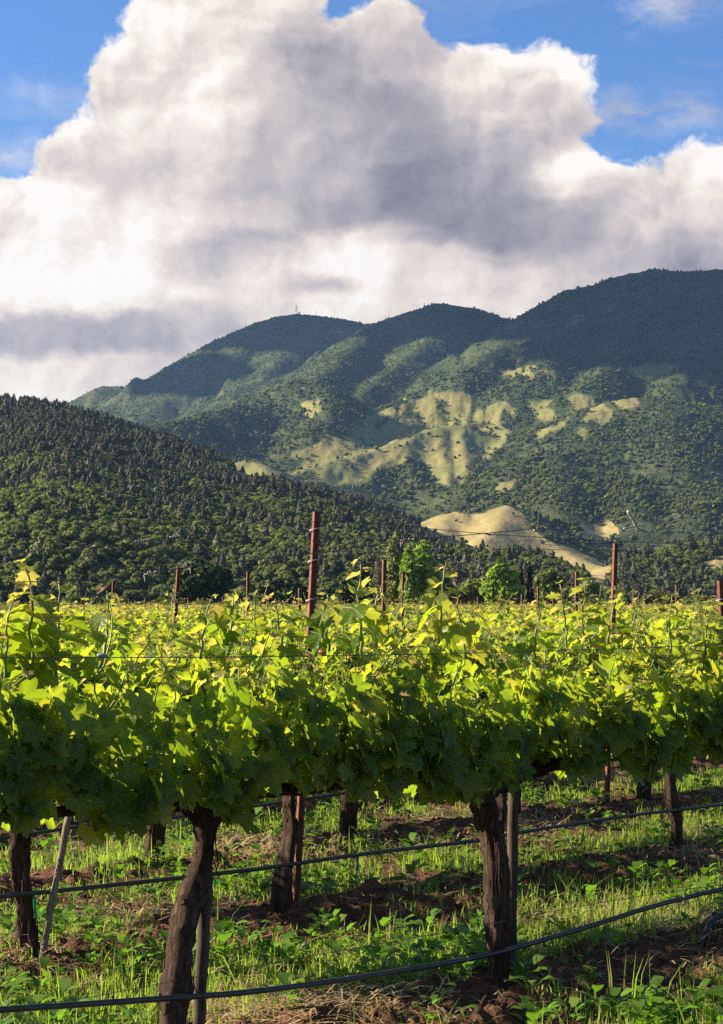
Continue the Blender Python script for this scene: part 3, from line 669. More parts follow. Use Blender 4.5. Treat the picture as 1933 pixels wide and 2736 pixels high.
_half = [(0, 1.0), (7, .90), (14, .88), (20, .74), (27, .60), (35, .72), (42, .74), (50, .90), (57, .95), (64, .82), (72, .74), (82, .56), (92, .66), (102, .74), (110, .80), (120, .66), (132, .64), (146, .56), (160, .50), (173, .16)]
def leaf_outline(lod):
    h = _half if lod == 0 else ([(0, 1.0), (14, .84), (27, .60), (42, .76), (57, .95), (82, .56), (110, .80), (135, .62), (160, .5), (174, .15)] if lod == 1 else [(0, 1.05), (28, .66), (57, .98), (84, .6), (112, .85), (165, .5)])
    a = [(ang, r) for ang, r in h] + [(-ang, r) for ang, r in reversed(h) if ang > 0]
    return np.array([(r * math.cos(R(ang)), r * math.sin(R(ang))) for ang, r in a])
def leaf_batch(g, base, tipdir, normal, size, leaf, age, lod, r):
    """adds lobed leaves to Geo g: a fan round each leaf's own stalk point, cupped and drooping"""
    n = len(base)
    O = leaf_outline(lod); m = len(O)
    u = tipdir / (np.linalg.norm(tipdir, axis=1)[:, None] + 1e-9)
    w = normal - (normal * u).sum(1)[:, None] * u; w /= np.linalg.norm(w, axis=1)[:, None] + 1e-9
    v = np.cross(w, u)
    fold = r.uniform(-0.08, 0.62, n)[:, None]; droop = r.uniform(-0.10, 0.60, n)[:, None]; cup = r.uniform(-0.22, 0.22, n)[:, None]
    jit = 1 + 0.05 * r.normal(size=(n, m))
    ou = O[None, :, 0] * jit; ov = O[None, :, 1] * jit * r.uniform(0.85, 1.12, n)[:, None]
    ow = fold * np.abs(ov) - droop * np.clip(ou, 0, 2) ** 2 + cup * ov ** 2 + 0.07 * np.sin(ov * 9 + r.uniform(0, 6, n)[:, None]) * np.hypot(ou, ov)
    s = (size * 0.62)[:, None, None]
    P = base[:, None] + s * (ou[..., None] * u[:, None] + ov[..., None] * v[:, None] + ow[..., None] * w[:, None])
    V = np.concatenate([base[:, None], P], 1).reshape(-1, 3)
    j = np.arange(m); F = np.stack([np.zeros(m, int), 1 + j, 1 + (j + 1) % m], 1)
    F = (F[None] + (np.arange(n) * (m + 1))[:, None, None]).reshape(-1, 3)
    cu = np.concatenate([np.zeros((n, 1)), ou], 1).ravel(); cv = np.concatenate([np.zeros((n, 1)), ov], 1).ravel()
    g.add(V, F, leaf=np.repeat(leaf, m + 1), age=np.repeat(age, m + 1), lu=cu, lv=cv)
def stem_tubes(g, paths, r0, r1, seg=4):
    for P in paths: g.add(*tube(P, np.linspace(r0, r1, len(P)), seg, cap=False))
def make_shoot(r, start, length, lean, nn):
    """a green shoot as a bent path; lean = sideways tip offset (x, y)"""
    tt = np.linspace(0, 1, nn)[:, None]
    up = np.array([0, 0, 1.0])
    wob = np.stack([np.cumsum(r.normal(0, .010, nn)), np.cumsum(r.normal(0, .010, nn)), np.zeros(nn)], 1)
    droop = max(0.0, np.hypot(*lean) - .25)
    P = start + up * length * (tt - droop * 0.9 * tt ** 2) + np.array([lean[0], lean[1], 0]) * tt ** 1.5 + wob
    return P
def shoot_leaves(r, P, size, side0=1, petiole=0.075, tipage=0.5):
    """alternate leaves along a shoot"""
    n = len(P); b, u, w, s, a = [], [], [], [], []
    for i in range(1, n):
        f = i / (n - 1)
        T = P[i] - P[i - 1]; T /= np.linalg.norm(T) + 1e-9
        ang = (i % 2) * math.pi + r.normal(0, .7) + side0
        out = np.array([math.cos(ang), math.sin(ang), 0.15]); sz = size * (1.0 - 0.60 * max(0, (f - .45) / .55)) * r.uniform(.75, 1.2)
        bb = P[i] + out * petiole * (1 - .6 * f)
        tip = out * 0.75 + np.array([0, 0, -r.uniform(0.1, 1.1) + 0.5 * f])
        nor = np.array([0, 0, 1.0]) + out * r.uniform(0, 1.0) + r.normal(0, .30, 3)
        b.append(bb); u.append(tip); w.append(nor); s.append(sz); a.append(f * 0.55 + 0.45 * max(0, (f - .8) / .2) + r.normal(0, .12))
    return b, u, w, s, a
def vine_canopy(seed, lod, nshoot, extra, size, side=True, xr=0.93, hmax=1.0):
    r = np.random.default_rng(seed)
    B, U, W, S, A = [], [], [], [], []; paths = []
    for k in range(nshoot):
        x = r.uniform(-xr, xr)
        ln = r.uniform(0.26, 0.52) * hmax if r.random() < .85 else r.uniform(.55, .74) * hmax
        st = np.array([x, r.normal(0, .05), 0.96 + r.normal(0, .03)])
        lean = (r.normal(0, .12), r.normal(-0.02, .14))
        nn = int(5 + ln / (0.055 if lod == 0 else .065 if lod == 1 else .10))
        P = make_shoot(r, st, ln, lean, nn); paths.append(P)
        b, u, w, s, a = shoot_leaves(r, P, size, r.uniform(0, 6.28)); B += b; U += u; W += w; S += s; A += a
    # hanging outer leaves on both flanks and the underside
    n = extra; sd = np.where(r.random(n) < (0.62 if side else .5), -1.0, 1.0)
    z = 0.90 + 0.47 * r.beta(1.2, 1.6, n); y = sd * (0.09 + 0.19 * np.sqrt(np.clip(1 - ((z - 1.12) / .40) ** 2, 0, 1)) * r.uniform(.6, 1.15, n)); x = r.uniform(-xr, xr, n); low = fbm(x * 1.7 + seed * 3.1, x * 0 + seed, 2); z = z + np.clip(low + .12, -.05, .6) * .46 * np.clip((1.45 - z) / .6, 0, 1)
    B += list(np.stack([x, y, z], 1)); o = np.stack([r.normal(0, .35, n), sd * r.uniform(.5, 1.1, n), r.uniform(0.05, .8, n)], 1)
    W += list(o); U += list(np.stack([r.normal(0, .45, n), sd * .45, -r.uniform(.5, 1.2, n)], 1)); S += list(size * r.uniform(.5, 1.55, n)); A += list(r.uniform(0, .5, n))
    B, U, W, S, A = map(np.asarray, (B, U, W, S, A))
    return r, B, U, W, S, A, paths
def canopy_meshes(seed, lod, nshoot, extra, size, stems=True, **kw):
    r, B, U, W, S, A, paths = vine_canopy(seed, lod, nshoot, extra, size, **kw)
    g = Geo(); hi = np.clip((B[:, 2] - .8) / .7, 0, 1)
    leaf_batch(g, B, U, W, S, np.clip(r.normal(.30 + .42 * hi, .22, len(B)), 0, 1), np.clip(A + .20 * hi, 0, 1), lod, r)
    if lod == 2:
        g.add(*tube([(0, 0, -.05), (.02, .01, .45), (0, 0, .95)], [.055, .045, .04], 6), mat=1, leaf=0, age=0, lu=0, lv=0)
        g.add(*tube([(-.88, 0, .95), (0, 0, .96), (.88, 0, .95)], [.015, .028, .015], 5), mat=1, leaf=0, age=0, lu=0, lv=0)
        return g.mesh("grapevine", [M_LEAF, M_VBARK]), None
    fm = g.mesh("vine_foliage", M_LEAF)
    if not stems: return fm, None
    gs = Geo(); stem_tubes(gs, paths, .0048, .0022, 5 if lod == 0 else 4)
    return fm, gs.mesh("vine_shoots", M_STEM)
def bark_tube(g, P, rad, seed, seg=18, groove=.24):
    r = np.random.default_rng(seed); P = np.asarray(P, float); n = len(P) * 5
    tt = np.linspace(0, len(P) - 1, n); 
    Q = np.stack([np.interp(tt, np.arange(len(P)), P[:, k]) for k in range(3)], 1)
    for _ in range(3): Q[1:-1] = (Q[:-2] + 2 * Q[1:-1] + Q[2:]) / 4
    rr = np.interp(tt, np.arange(len(P)), np.broadcast_to(rad, (len(P),)))
    ph = np.arange(seg) / seg * 2 * np.pi
    lump = np.ones((n, seg))
    for k in range(1, 5): lump += groove / k * np.cos(ph[None] * (k + 1) + r.uniform(0, 6.28) + np.cumsum(r.normal(0.02, .10, n))[:, None])
    for _k in range(4):
        c0, c1 = r.uniform(0, n), r.uniform(0, 6.28); lump += .38 * np.exp(-((np.arange(n)[:, None] - c0) / 1.3) ** 2 - (np.angle(np.exp(1j * (ph[None] - c1))) / .5) ** 2)
    lump *= (1 + .09 * r.normal(size=(n, seg))) * (1 + 0.12 * np.sin(tt * r.uniform(1.5, 3) + r.uniform(0, 6)))[:, None]
    g.add(*tube(Q, rr, seg, lump=lump))
def bark_strips(g, P, rad, seed, n=46):
    r = np.random.default_rng(seed); P = np.asarray(P, float)
    for k in range(n):
        i = r.uniform(0, len(P) - 1.5); a = r.uniform(0, 6.28); L = r.uniform(.06, .2)
        c = np.array([np.interp(i, np.arange(len(P)), P[:, q]) for q in range(3)]); o = np.array([math.cos(a), math.sin(a), 0])
        rr = np.interp(i, np.arange(len(P)), np.broadcast_to(rad, (len(P),)))
        Q = np.array([c + o * rr * .98, c + o * (rr * 1.08) + [0, 0, -L * .5], c + o * (rr * r.uniform(1.1, 1.5)) + [r.normal(0, .01), r.normal(0, .01), -L]])
        g.add(*tube(Q, [.004, .003, .0015], 4))
def trunk_mesh(seed, path=None, rad=None, detail=True):
    r = np.random.default_rng(seed); g = Geo()
    if path is None:
        b = r.normal(0, .022, 2); q = r.uniform(.02, .045) * (1 if r.random() < .5 else -1); path = [(-q * 1.2, 0, -.08), (-q * .9 + b[0], b[1] * .4, .18), (q * .5, b[1], .42), (q * .9 + b[0], b[1] * .4, .66), (q * .3, 0, .80), (0, 0, .93)]
        rad = np.array([.064, .047, .039, .037, .043, .05]) * r.uniform(.85, 1.15)
    bark_tube(g, path, rad, seed, 14 if detail else 8)
    if detail: bark_strips(g, path, rad, seed)
    top = np.asarray(path[-1], float)
    for s in (-1, 1):
        Q = [top + [0, 0, -.05], top + [s * .10, 0, .03], (s * .32, r.normal(0, .02), .955), (s * .6, r.normal(0, .02), .945), (s * .90, 0, .95)]
        bark_tube(g, Q, [.036, .033, .026, .021, .014], seed + 5 + s, 9 if detail else 6)
    return g.mesh("vine_trunk", M_VBARK)

# shared meshes for the vines further back
near_var = [canopy_meshes(100 + k, 0, 68, 500, 0.098) for k in range(5)]
mid_var = [canopy_meshes(120 + k, 1, 50, 380, 0.108) for k in range(4)]
far_var = [canopy_meshes(140 + k, 2, 34, 140, 0.130, stems=False)[0] for k in range(5)]
trunk_var = [trunk_mesh(200 + k) for k in range(4)]
def shoot_part(vine_o, origin, px, py_top, py_base, seed, r=1, lean_px=0, away=0.0, size=.10, n=9):
    size *= 1.2; n = int(n * 1.5)
    """a tall shoot standing above the canopy: stem and leaves as one part of its vine"""
    rr = np.random.default_rng(seed)
    a = to_local(row_pt(r, px, py_base, away), origin); b = to_local(row_pt(r, px + lean_px, py_top, away), origin)
    tt = np.linspace(0, 1, n)[:, None]; P = a + (b - a) * tt + np.stack([np.cumsum(rr.normal(0, .006, n)), np.cumsum(rr.normal(0, .006, n)), np.zeros(n)], 1)
    g = Geo(); B, U, W, S, A = map(np.asarray, shoot_leaves(rr, P[:], size, rr.uniform(0, 6), .06))
    A = np.clip(np.linspace(.35, 1.0, len(A)) + rr.normal(0, .08, len(A)), 0, 1)
    leaf_batch(g, B, U, W, S, np.clip(rr.normal(.62, .2, len(B)), 0, 1), A, 0, rr)
    me = g.mesh("shoot", M_LEAF); me.materials.append(M_STEM)
    o = link(bpy.data.objects.new("shoot", me), vine_o)
    gs = Geo(); gs.add(*tube(P, np.linspace(.0065, .0025, n), 6)); link(bpy.data.objects.new("stem", gs.mesh("stem", M_STEM)), o)
    return o
def vine(r, s, fol, sho, trunk, label, group):
    p = row_xy(r, s); e = empty("grapevine", (p[0], p[1], 0), ROW_ANG)
    tag(e, label, 'grapevine', group)
    link(bpy.data.objects.new("trunk", trunk), e); link(bpy.data.objects.new("foliage", fol), e)
    if sho: link(bpy.data.objects.new("shoots", sho), e)
    return e, p
VG = 'grapevines of the vineyard'
# front row
R1 = {}
tA = [row_pt(1, *q) for q in [(462, 2850), (470, 2650), (487, 2500), (515, 2390), (548, 2300), (552, 2215), (556, 2160)]]
tB = [row_pt(1, *q) for q in [(1342, 2660), (1335, 2520), (1330, 2380), (1322, 2270), (1302, 2190), (1290, 2110)]]
for k, (s, lab) in enumerate([(3.08, 'grapevine at the left end of the front row, its trunk outside the picture'),
                              (4.838, 'leaning thick-trunked grapevine of the front row with a tall yellow shoot cluster'),
                              (6.598, 'upright grapevine of the front row with a straight peeling trunk beside a dark stake'),
                              (8.50, 'grapevine at the right end of the front row beside the orange rusty post'),
                              (10.118, 'grapevine of the front row just past the right edge')]):
    p = row_xy(1, s)
    if k == 1: tm_ = trunk_mesh(301, to_local(np.array(tA), p), np.array([.070, .060, .052, .050, .045, .044, .044]))
    elif k == 2: tm_ = trunk_mesh(302, to_local(np.array(tB), p), np.array([.050, .044, .041, .041, .042, .044]))
    else: tm_ = trunk_var[k % 4]
    f, sh = near_var[k]
    R1[k] = vine(1, s, f, sh, tm_, lab, VG)
for (k, px, pt, pb, lean, seed, size, n) in [(3, 1908, 1628, 1800, 6, 21, .10, 8), (3, 1935, 1618, 1800, 8, 22, .10, 8), (3, 1890, 1640, 1800, -4, 23, .10, 8), (1, 90, 1495, 1850, -35, 1, .14, 11), (1, 150, 1560, 1830, 8, 2, .105, 9), (1, 960, 1500, 1760, 10, 3, .105, 9), (1, 1175, 1505, 1720, 14, 4, .10, 8),
        (1, 540, 1598, 1760, 14, 5, .09, 7), (1, 600, 1585, 1760, 18, 6, .09, 7), (1, 880, 1588, 1740, -25, 7, .085, 8), (2, 1585, 1548, 1760, -10, 8, .10, 9),
        (2, 1530, 1560, 1760, -12, 9, .09, 8), (2, 1625, 1565, 1740, 6, 10, .09, 8), (2, 1790, 1590, 1760, 0, 11, .09, 8), (3, 1880, 1610, 1760, 10, 12, .09, 7), (2, 1430, 1610, 1760, 5, 13, .09, 7),
        (1, 1010, 1560, 1740, 25, 14, .085, 7), (2, 1250, 1600, 1760, -10, 15, .09, 7), (1, 270, 1590, 1790, 12, 16, .09, 7), (1, 745, 1600, 1760, 4, 17, .09, 6), (1, 20, 1600, 1850, 5, 18, .11, 7)]:
    e, p = R1[k]; shoot_part(e, p, px, pt, pb, seed, 1, lean, size=size, n=n)
# rows behind, nearest first, each vine an object of its own
nind = 0; far_pts = []
for r in range(2, 300):
    off = row_off(r); y0 = None
    d0, d1 = pix_dir(-330 if r < 5 else -1300, HOR), pix_dir(2260 if r < 5 else 3150, HOR)
    p0 = d0 * off / (ROW_N @ d0); p1 = d1 * off / (ROW_N @ d1)
    s0, s1 = ROW_DIR @ p0, ROW_DIR @ p1
    ph = {2: 5.67, 3: 8.27}.get(r, rng.uniform(0, VINE_GAP)); gap = 1.745 if r == 2 else VINE_GAP
    k0 = math.ceil((s0 - ph) / gap); k1 = math.floor((s1 - ph) / gap)
    for k in range(k0, k1 + 1):
        s = ph + k * gap; p = row_xy(r, s)
        if p[1] > 560 or p[1] < 3: continue
        if r <= 4:
            f, sh = (near_var if r == 2 else mid_var)[int(rng.integers(0, 4))]
            i = k - k0
            lab = {2: 'grapevine of the second row, seen behind the front row at the second drip hose', 3: 'grapevine of the third row from the front, by the third drip hose', 4: 'grapevine of the fourth row from the front'}[r]
            e, _ = vine(r, s, f, sh, trunk_var[int(rng.integers(0, 4))], lab, {2: 'grapevines of the second row', 3: 'grapevines of the third row', 4: 'grapevines of the fourth row'}[r])
            if rng.random() < .5: e.rotation_euler[2] += math.pi
            e.scale = (1, 1, rng.uniform(.96, 1.06)); nind += 1
        elif nind < 294 and -90 < to_pix(p[0], p[1], 1.2)[0] < 2030:
            o = bpy.data.objects.new("grapevine", far_var[int(rng.integers(0, 5))]); C.objects.link(o)
            o.location = (p[0], p[1], 0); o.rotation_euler = (0, 0, ROW_ANG + (math.pi if rng.random() < .5 else 0)); o.scale = (1, 1, rng.uniform(.95, 1.08))
            tag(o, 'sunlit yellow-green grapevine top in the rows beyond the fourth row', 'grapevine', 'grapevines of the rows beyond the fourth'); nind += 1
        else: far_pts.append((p[0], p[1]))
far_pts = np.array(far_pts); print("VINES", nind, len(far_pts))
vc = bpy.data.collections.new("vine_kinds")
for m in far_var: vc.objects.link(bpy.data.objects.new("vine_kind", m))
me = bpy.data.meshes.new("vine_rows"); nfp = len(far_pts); me.vertices.add(nfp)
co = np.zeros((nfp, 3), np.float32); co[:, :2] = far_pts; me.vertices.foreach_set('co', co.ravel())
a = me.attributes.new('rot', 'FLOAT_VECTOR', 'POINT'); rz = np.zeros((nfp, 3), np.float32); rz[:, 2] = ROW_ANG + np.pi * (rng.random(nfp) < .5); a.data.foreach_set('vector', rz.ravel())
a = me.attributes.new('scl', 'FLOAT_VECTOR', 'POINT'); sc_ = np.ones((nfp, 3), np.float32); sc_[:, 2] = rng.uniform(.95, 1.08, nfp); a.data.foreach_set('vector', sc_.ravel())
a = me.attributes.new('pick', 'INT', 'POINT'); a.data.foreach_set('value', rng.integers(0, 5, nfp).astype(np.int32))
vr = link(bpy.data.objects.new("vine_rows", me)); instancer(vr, vc); tag(vr, 'far vine rows merging into one yellow-green field', 'vineyard', kind='stuff')
# ------------------------------------------------------------------ ground: one sheet, finely shaped where it is near
def row_frac(x, y): return ((ROW_N[0] * x + ROW_N[1] * y) - OFF1) / ROW_GAP
def ground_h(x, y):
    f = row_frac(x, y); f = f - np.round(f)
    nearw = sstep(60 - np.hypot(x, y), 0, 30)
    berm = 0.06 * np.exp(-(f / .20) ** 2)
    cl = np.abs(fbm(x * 2.6, y * 2.6, 5, .62)) * 0.075 + 0.05 * fbm(x * 7, y * 7, 3)
    soil = sstep(0.30 - np.abs(f + .02), 0, .16)
    return nearw * (berm + cl * (0.35 + 0.9 * soil) - 0.05)
ax = np.concatenate([-np.geomspace(20000, 4.6, 42), np.arange(-4.5, 7.0, .035), np.geomspace(7.05, 20000, 42)])
ay = np.concatenate([-np.geomspace(20000, 1.0, 20), np.arange(0, 5, .5), np.arange(5.0, 21, .035), np.geomspace(21.05, 20000, 70)])
gxx, gyy = np.meshgrid(ax, ay); gz = ground_h(gxx, gyy)
idx = np.arange(gxx.size).reshape(gxx.shape)
gm, t = material("vineyard_soil")
gp = t.n('ShaderNodeNewGeometry').outputs['Position']
n1 = t.noise(gp, 1.3, 6, .62); n2 = t.noise(gp, 14, 6, .65); n3 = t.noise(gp, 60, 4, .6)
soil = t.ramp(t.m('ADD', t.m('MULTIPLY', n2, .6), t.m('MULTIPLY', n3, .4)), [(.32, (0.034, 0.017, 0.011)), (.5, (0.105, 0.052, 0.032)), (.66, (0.20, 0.108, 0.066)), (.8, (0.30, 0.18, 0.115))])
litter = t.ramp(n3, [(.35, (0.10, 0.070, 0.035)), (.55, (0.24, 0.17, 0.085)), (.7, (0.36, 0.27, 0.14))])
lawn = t.ramp(n2, [(.3, (0.025, 0.045, 0.010)), (.7, (0.075, 0.105, 0.022))])
gr = attr(t, 'green'); stw = attr(t, 'straw')
c = t.mix(t.smooth(t.m('ADD', stw, t.m('MULTIPLY', t.m('SUBTRACT', n2, .5), .9)), .45, .75), soil, litter)
c = t.mix(t.smooth(t.m('ADD', gr, t.m('MULTIPLY', t.m('SUBTRACT', n2, .5), .8)), .45, .75, 0, .8), c, lawn)
bh = t.m('ADD', t.m('MULTIPLY', n2, .04), t.m('MULTIPLY', n3, .015))
finish(t, principled(t, c, .95, .1, t.n('ShaderNodeBump', {'Strength': .8, 'Distance': 1.0, 'Height': bh}).outputs[0]))
def cover(x, y):
    """how grassy and how strawy the ground is"""
    f = row_frac(x, y); f = f - np.floor(f)
    pt = fbm(x * .55 + 4, y * .55, 3); pt2 = fbm(x * 1.1 + 40, y * 1.1 + 9, 3)
    mid = sstep(f, .10, .28) * sstep(.90 - f, 0, .16)
    green = np.clip(mid * (.72 + .9 * pt) + .06 + .75 * pt2, 0, 1)
    straw = np.clip(.28 + 1.1 * fbm(x * .7 + 70, y * .7 + 3, 3), 0, 1)
    # mounds of cut straw and bare dug soil seen near the front rows
    for (px, py, rx, ry, kind) in STRAW_SPOTS:
        p = ground_pt(px, py); d = np.exp(-(((x - p[0]) / rx) ** 2 + ((y - p[1]) / ry) ** 2))
        if kind == 's': straw = np.maximum(straw, d); green = green * (1 - .8 * d)
        elif kind == 'b': green = green * (1 - .95 * d); straw = straw * (1 - .7 * d)
        else: green = np.maximum(green, d)
    return green, straw
def ground_pt(px, py):
    d = pix_dir(px, py); return np.array([0, 0, CAM_H]) + d * (-CAM_H / d[2])
STRAW_SPOTS = [(330, 2430, .55, .55, 's'), (850, 2700, .55, .35, 's'), (1180, 2690, .3, .3, 'b'), (250, 2430, .4, .5, 's'), (1240, 2200, .5, .9, 's'), (640, 2245, .6, .9, 's'), (1420, 2210, .5, .8, 's'), (1880, 2470, .35, .5, 's'),
    (920, 2440, .7, .55, 'b'), (1120, 2330, .6, .7, 'b'), (1180, 2210, .4, .9, 'b'), (620, 2420, .5, .5, 'b'), (1600, 2560, .7, .5, 'b'), (1700, 2640, .7, .3, 'b'), (1420, 2640, .4, .3, 'b'), (1460, 2340, .8, .5, 'b'), (1560, 2310, .6, .5, 'b'),
    (150, 2690, .7, .35, 'g'), (650, 2560, .5, .5, 'g'), (1100, 2560, .7, .4, 'g'), (1650, 2430, .9, .5, 'g'), (1850, 2380, .8, .6, 'g'), (320, 2320, .35, .6, 'g'), (900, 2330, .4, .5, 'g'), (1250, 2290, .6, .6, 'g'), (1750, 2690, .4, .25, 'g'), (1900, 2700, .4, .25, 'g')]
GREEN, STRAW = cover(gxx, gyy)
ground = np_obj("ground", np.stack([gxx, gyy, gz], -1).reshape(-1, 3), np.stack([idx[:-1, :-1], idx[:-1, 1:], idx[1:, 1:], idx[1:, :-1]], -1).reshape(-1, 4), gm, {'green': GREEN.ravel(), 'straw': STRAW.ravel()}, smooth=True)
tag(ground, 'dark tilled vineyard soil with straw and grass between rows', 'ground', kind='structure')

def blade_mat(name, stops, transl, tcol, rough=.5):
    m, t = material(name); lf = attr(t, 'leaf')
    p = principled(t, t.ramp(lf, stops), rough, .4); tr = t.n('ShaderNodeBsdfTranslucent', (tcol,)).outputs[0]
    finish(t, t.n('ShaderNodeMixShader', (transl, p, tr)).outputs[0]); return m
M_GRASS = blade_mat("grass_blades", [(0, (0.090, 0.130, 0.018)), (.5, (0.165, 0.235, 0.036)), (.85, (0.31, 0.30, 0.075)), (1, (0.36, 0.29, 0.13))], .48, (.35, .52, .045, 1))
M_WEED = blade_mat("weed_leaves", [(0, (0.050, 0.110, 0.016)), (.6, (0.105, 0.19, 0.026)), (1, (0.17, 0.25, 0.045))], .42, (.20, .42, .02, 1), .4)
M_STRAW = blade_mat("dry_straw", [(0, (0.16, 0.10, 0.05)), (.5, (0.34, 0.235, 0.115)), (1, (0.52, 0.40, 0.22))], .2, (.4, .28, .12, 1), .6)
def sample_ground(n, ymax=20.0, power=1.6):
    """points spread over the near ground, denser close by"""
    u = rng.uniform(0, 1, n); y = 5.6 * (ymax / 5.6) ** (u ** power)
    px = rng.uniform(-620, 2500, n); return (px - CX) / F_PX * y, y
def blades(n, hmin, hmax, wd, keep, seed_tuft=14, ymax=20., dryp=.1, lean=.35):
    nt = n // seed_tuft; x0, y0 = sample_ground(nt, ymax); g_, s_ = cover(x0, y0)
    k = rng.uniform(0, 1, nt) < keep(g_, s_); x0, y0 = x0[k], y0[k]; nt = len(x0)
    x = np.repeat(x0, seed_tuft); y = np.repeat(y0, seed_tuft); m = len(x)
    th = np.repeat(rng.uniform(.55, 1.25, nt), seed_tuft)
    x = x + rng.normal(0, .045, m); y = y + rng.normal(0, .045, m); z = ground_h(x, y)
    h = rng.uniform(hmin, hmax, m) * th; a = rng.uniform(0, 6.28, m); ln = np.abs(rng.normal(0, lean, m)) * h; w = wd * rng.uniform(.6, 1.3, m) * (1 + y / 25)
    dx, dy = np.cos(a), np.sin(a); b = np.stack([x, y, z - .01], 1)
    b2 = rng.uniform(0, 6.28, m); side = np.stack([np.cos(b2), np.sin(b2), np.zeros(m)], 1) * w[:, None]; lv = np.stack([dx * ln, dy * ln, np.zeros(m)], 1); up = np.zeros((m, 3)); up[:, 2] = h
    V = np.stack([b - side, b + side, b + side * .75 + up * .55 + lv * .35, b - side * .75 + up * .55 + lv * .35, b + up * (1 - .25 * (ln / h)[:, None]) + lv], 1).reshape(-1, 3)
    i = np.arange(m)[:, None] * 5; leaf = np.where(rng.uniform(0, 1, m) < dryp, rng.uniform(.85, 1, m), rng.uniform(0, .75, m))
    return V, [i + np.array([[0, 1, 2, 3]]), i + np.array([[3, 2, 4]])], np.repeat(leaf, 5)
V, Fc, lf_ = blades(300000, .025, .105, .0028, lambda g, s: g ** 1.6 * 1.1, dryp=.12)
go_ = np_obj("grass", V, Fc, M_GRASS, {'leaf': lf_}); tag(go_, 'short green grass in the lanes between vine rows', 'grass', kind='stuff')
V, Fc, lf_ = blades(12000, .14, .30, .0026, lambda g, s: (g > .6) * .5, 6, 14., .45, .4)
go_ = np_obj("tall_grass", V, Fc, M_GRASS, {'leaf': lf_}); tag(go_, 'tall seeding grass stalks along the front row', 'grass', kind='stuff')
# broad-leaved weeds
x0, y0 = sample_ground(10500, 20.); g_, s_ = cover(x0, y0); k = rng.uniform(0, 1, len(x0)) < (.10 + .70 * g_ ** 1.5) * (fbm(x0 * .9 + 5, y0 * .9, 2) > -.12); x0, y0 = x0[k], y0[k]
nl = 9; n = len(x0) * nl; x = np.repeat(x0, nl); y = np.repeat(y0, nl); sz = np.repeat(rng.uniform(.3, .95, len(x0)), nl)
a = rng.uniform(0, 6.28, n); tilt = rng.uniform(.15, 1.3, n); st = np.stack([np.cos(a), np.sin(a), tilt], 1)
hgt = rng.uniform(.0, .15, n) * sz
base = np.stack([x + np.cos(a) * .03 * sz, y + np.sin(a) * .03 * sz, ground_h(x, y) + hgt], 1)
L = rng.uniform(.05, .12, n) * sz; W_ = L * rng.uniform(.22, .42, n); u = st / np.linalg.norm(st, axis=1)[:, None]; sv = np.stack([-np.sin(a), np.cos(a), np.zeros(n)], 1)
up = np.cross(sv, u) * -1
V = np.stack([base, base + u * (L * .35)[:, None] + sv * W_[:, None] * .8 + up * .004, base + u * (L * .7)[:, None] + sv * (W_ * .85)[:, None], base + u * L[:, None] - np.array([0, 0, 1]) * (L * .25)[:, None], base + u * (L * .7)[:, None] - sv * (W_ * .85)[:, None], base + u * (L * .35)[:, None] - sv * W_[:, None] * .8 + up * .004], 1).reshape(-1, 3)
i = np.arange(n)[:, None] * 6
wo = np_obj("weeds", V, [i + np.array([[0, 1, 2, 5]]), i + np.array([[5, 2, 3, 4]])], M_WEED, {'leaf': np.repeat(rng.uniform(0, 1, n), 6)}); tag(wo, 'broad-leaved green weeds sprouting from the dark soil', 'weeds', kind='stuff')
# straw lying about
x, y = sample_ground(90000, 18.); g_, s_ = cover(x, y); k = rng.uniform(0, 1, len(x)) < np.clip(s_ ** 1.6 * 1.2 + .02, 0, 1); x, y = x[k], y[k]; n = len(x)
a = rng.uniform(0, 6.28, n); L = rng.uniform(.05, .17, n); w_ = .0017 * (1 + y / 14) * rng.uniform(.6, 1.4, n); sv = np.stack([np.cos(a), np.sin(a), rng.normal(.05, .22, n)], 1); pv = np.stack([-np.sin(a), np.cos(a), np.zeros(n)], 1)
b = np.stack([x, y, ground_h(x, y) + rng.uniform(.004, .05, n)], 1); mid = b + sv * (L / 2)[:, None] + np.array([0, 0, .012]); e = b + sv * L[:, None]
V = np.stack([b - pv * w_[:, None], b + pv * w_[:, None], mid + pv * w_[:, None], mid - pv * w_[:, None], e + pv * w_[:, None], e - pv * w_[:, None]], 1).reshape(-1, 3); i = np.arange(n)[:, None] * 6
so = np_obj("straw", V, [i + np.array([[0, 1, 2, 3]]), i + np.array([[3, 2, 4, 5]])], M_STRAW, {'leaf': np.repeat(rng.uniform(0, 1, n), 6)}); tag(so, 'dry brown straw strewn over the soil', 'straw', kind='stuff')
# clods
x, y = sample_ground(16000, 18.); g_, s_ = cover(x, y); k = (g_ < .45); x, y = x[k], y[k]; n = len(x)
bm = bmesh.new(); bmesh.ops.create_icosphere(bm, subdivisions=1, radius=1.0); iv = np.array([v.co[:] for v in bm.verts]); itf = np.array([[v.index for v in f.verts] for f in bm.faces]); bm.free()
sc_ = np.minimum(rng.lognormal(-4.8, .55, n), .018); V = (iv[None] * (1 + .22 * rng.normal(size=(n, len(iv), 1))) * sc_[:, None, None] * np.array([1, 1, .7])) + np.stack([x, y, ground_h(x, y) + sc_ * .2], 1)[:, None]
co_ = np_obj("soil_clods", V.reshape(-1, 3), (itf[None] + (np.arange(n) * len(iv))[:, None, None]).reshape(-1, 3), gm, {'green': np.zeros(n * len(iv)), 'straw': np.zeros(n * len(iv))}); tag(co_, 'crumbly dark soil clods scattered by the rows', 'soil clods', kind='stuff')
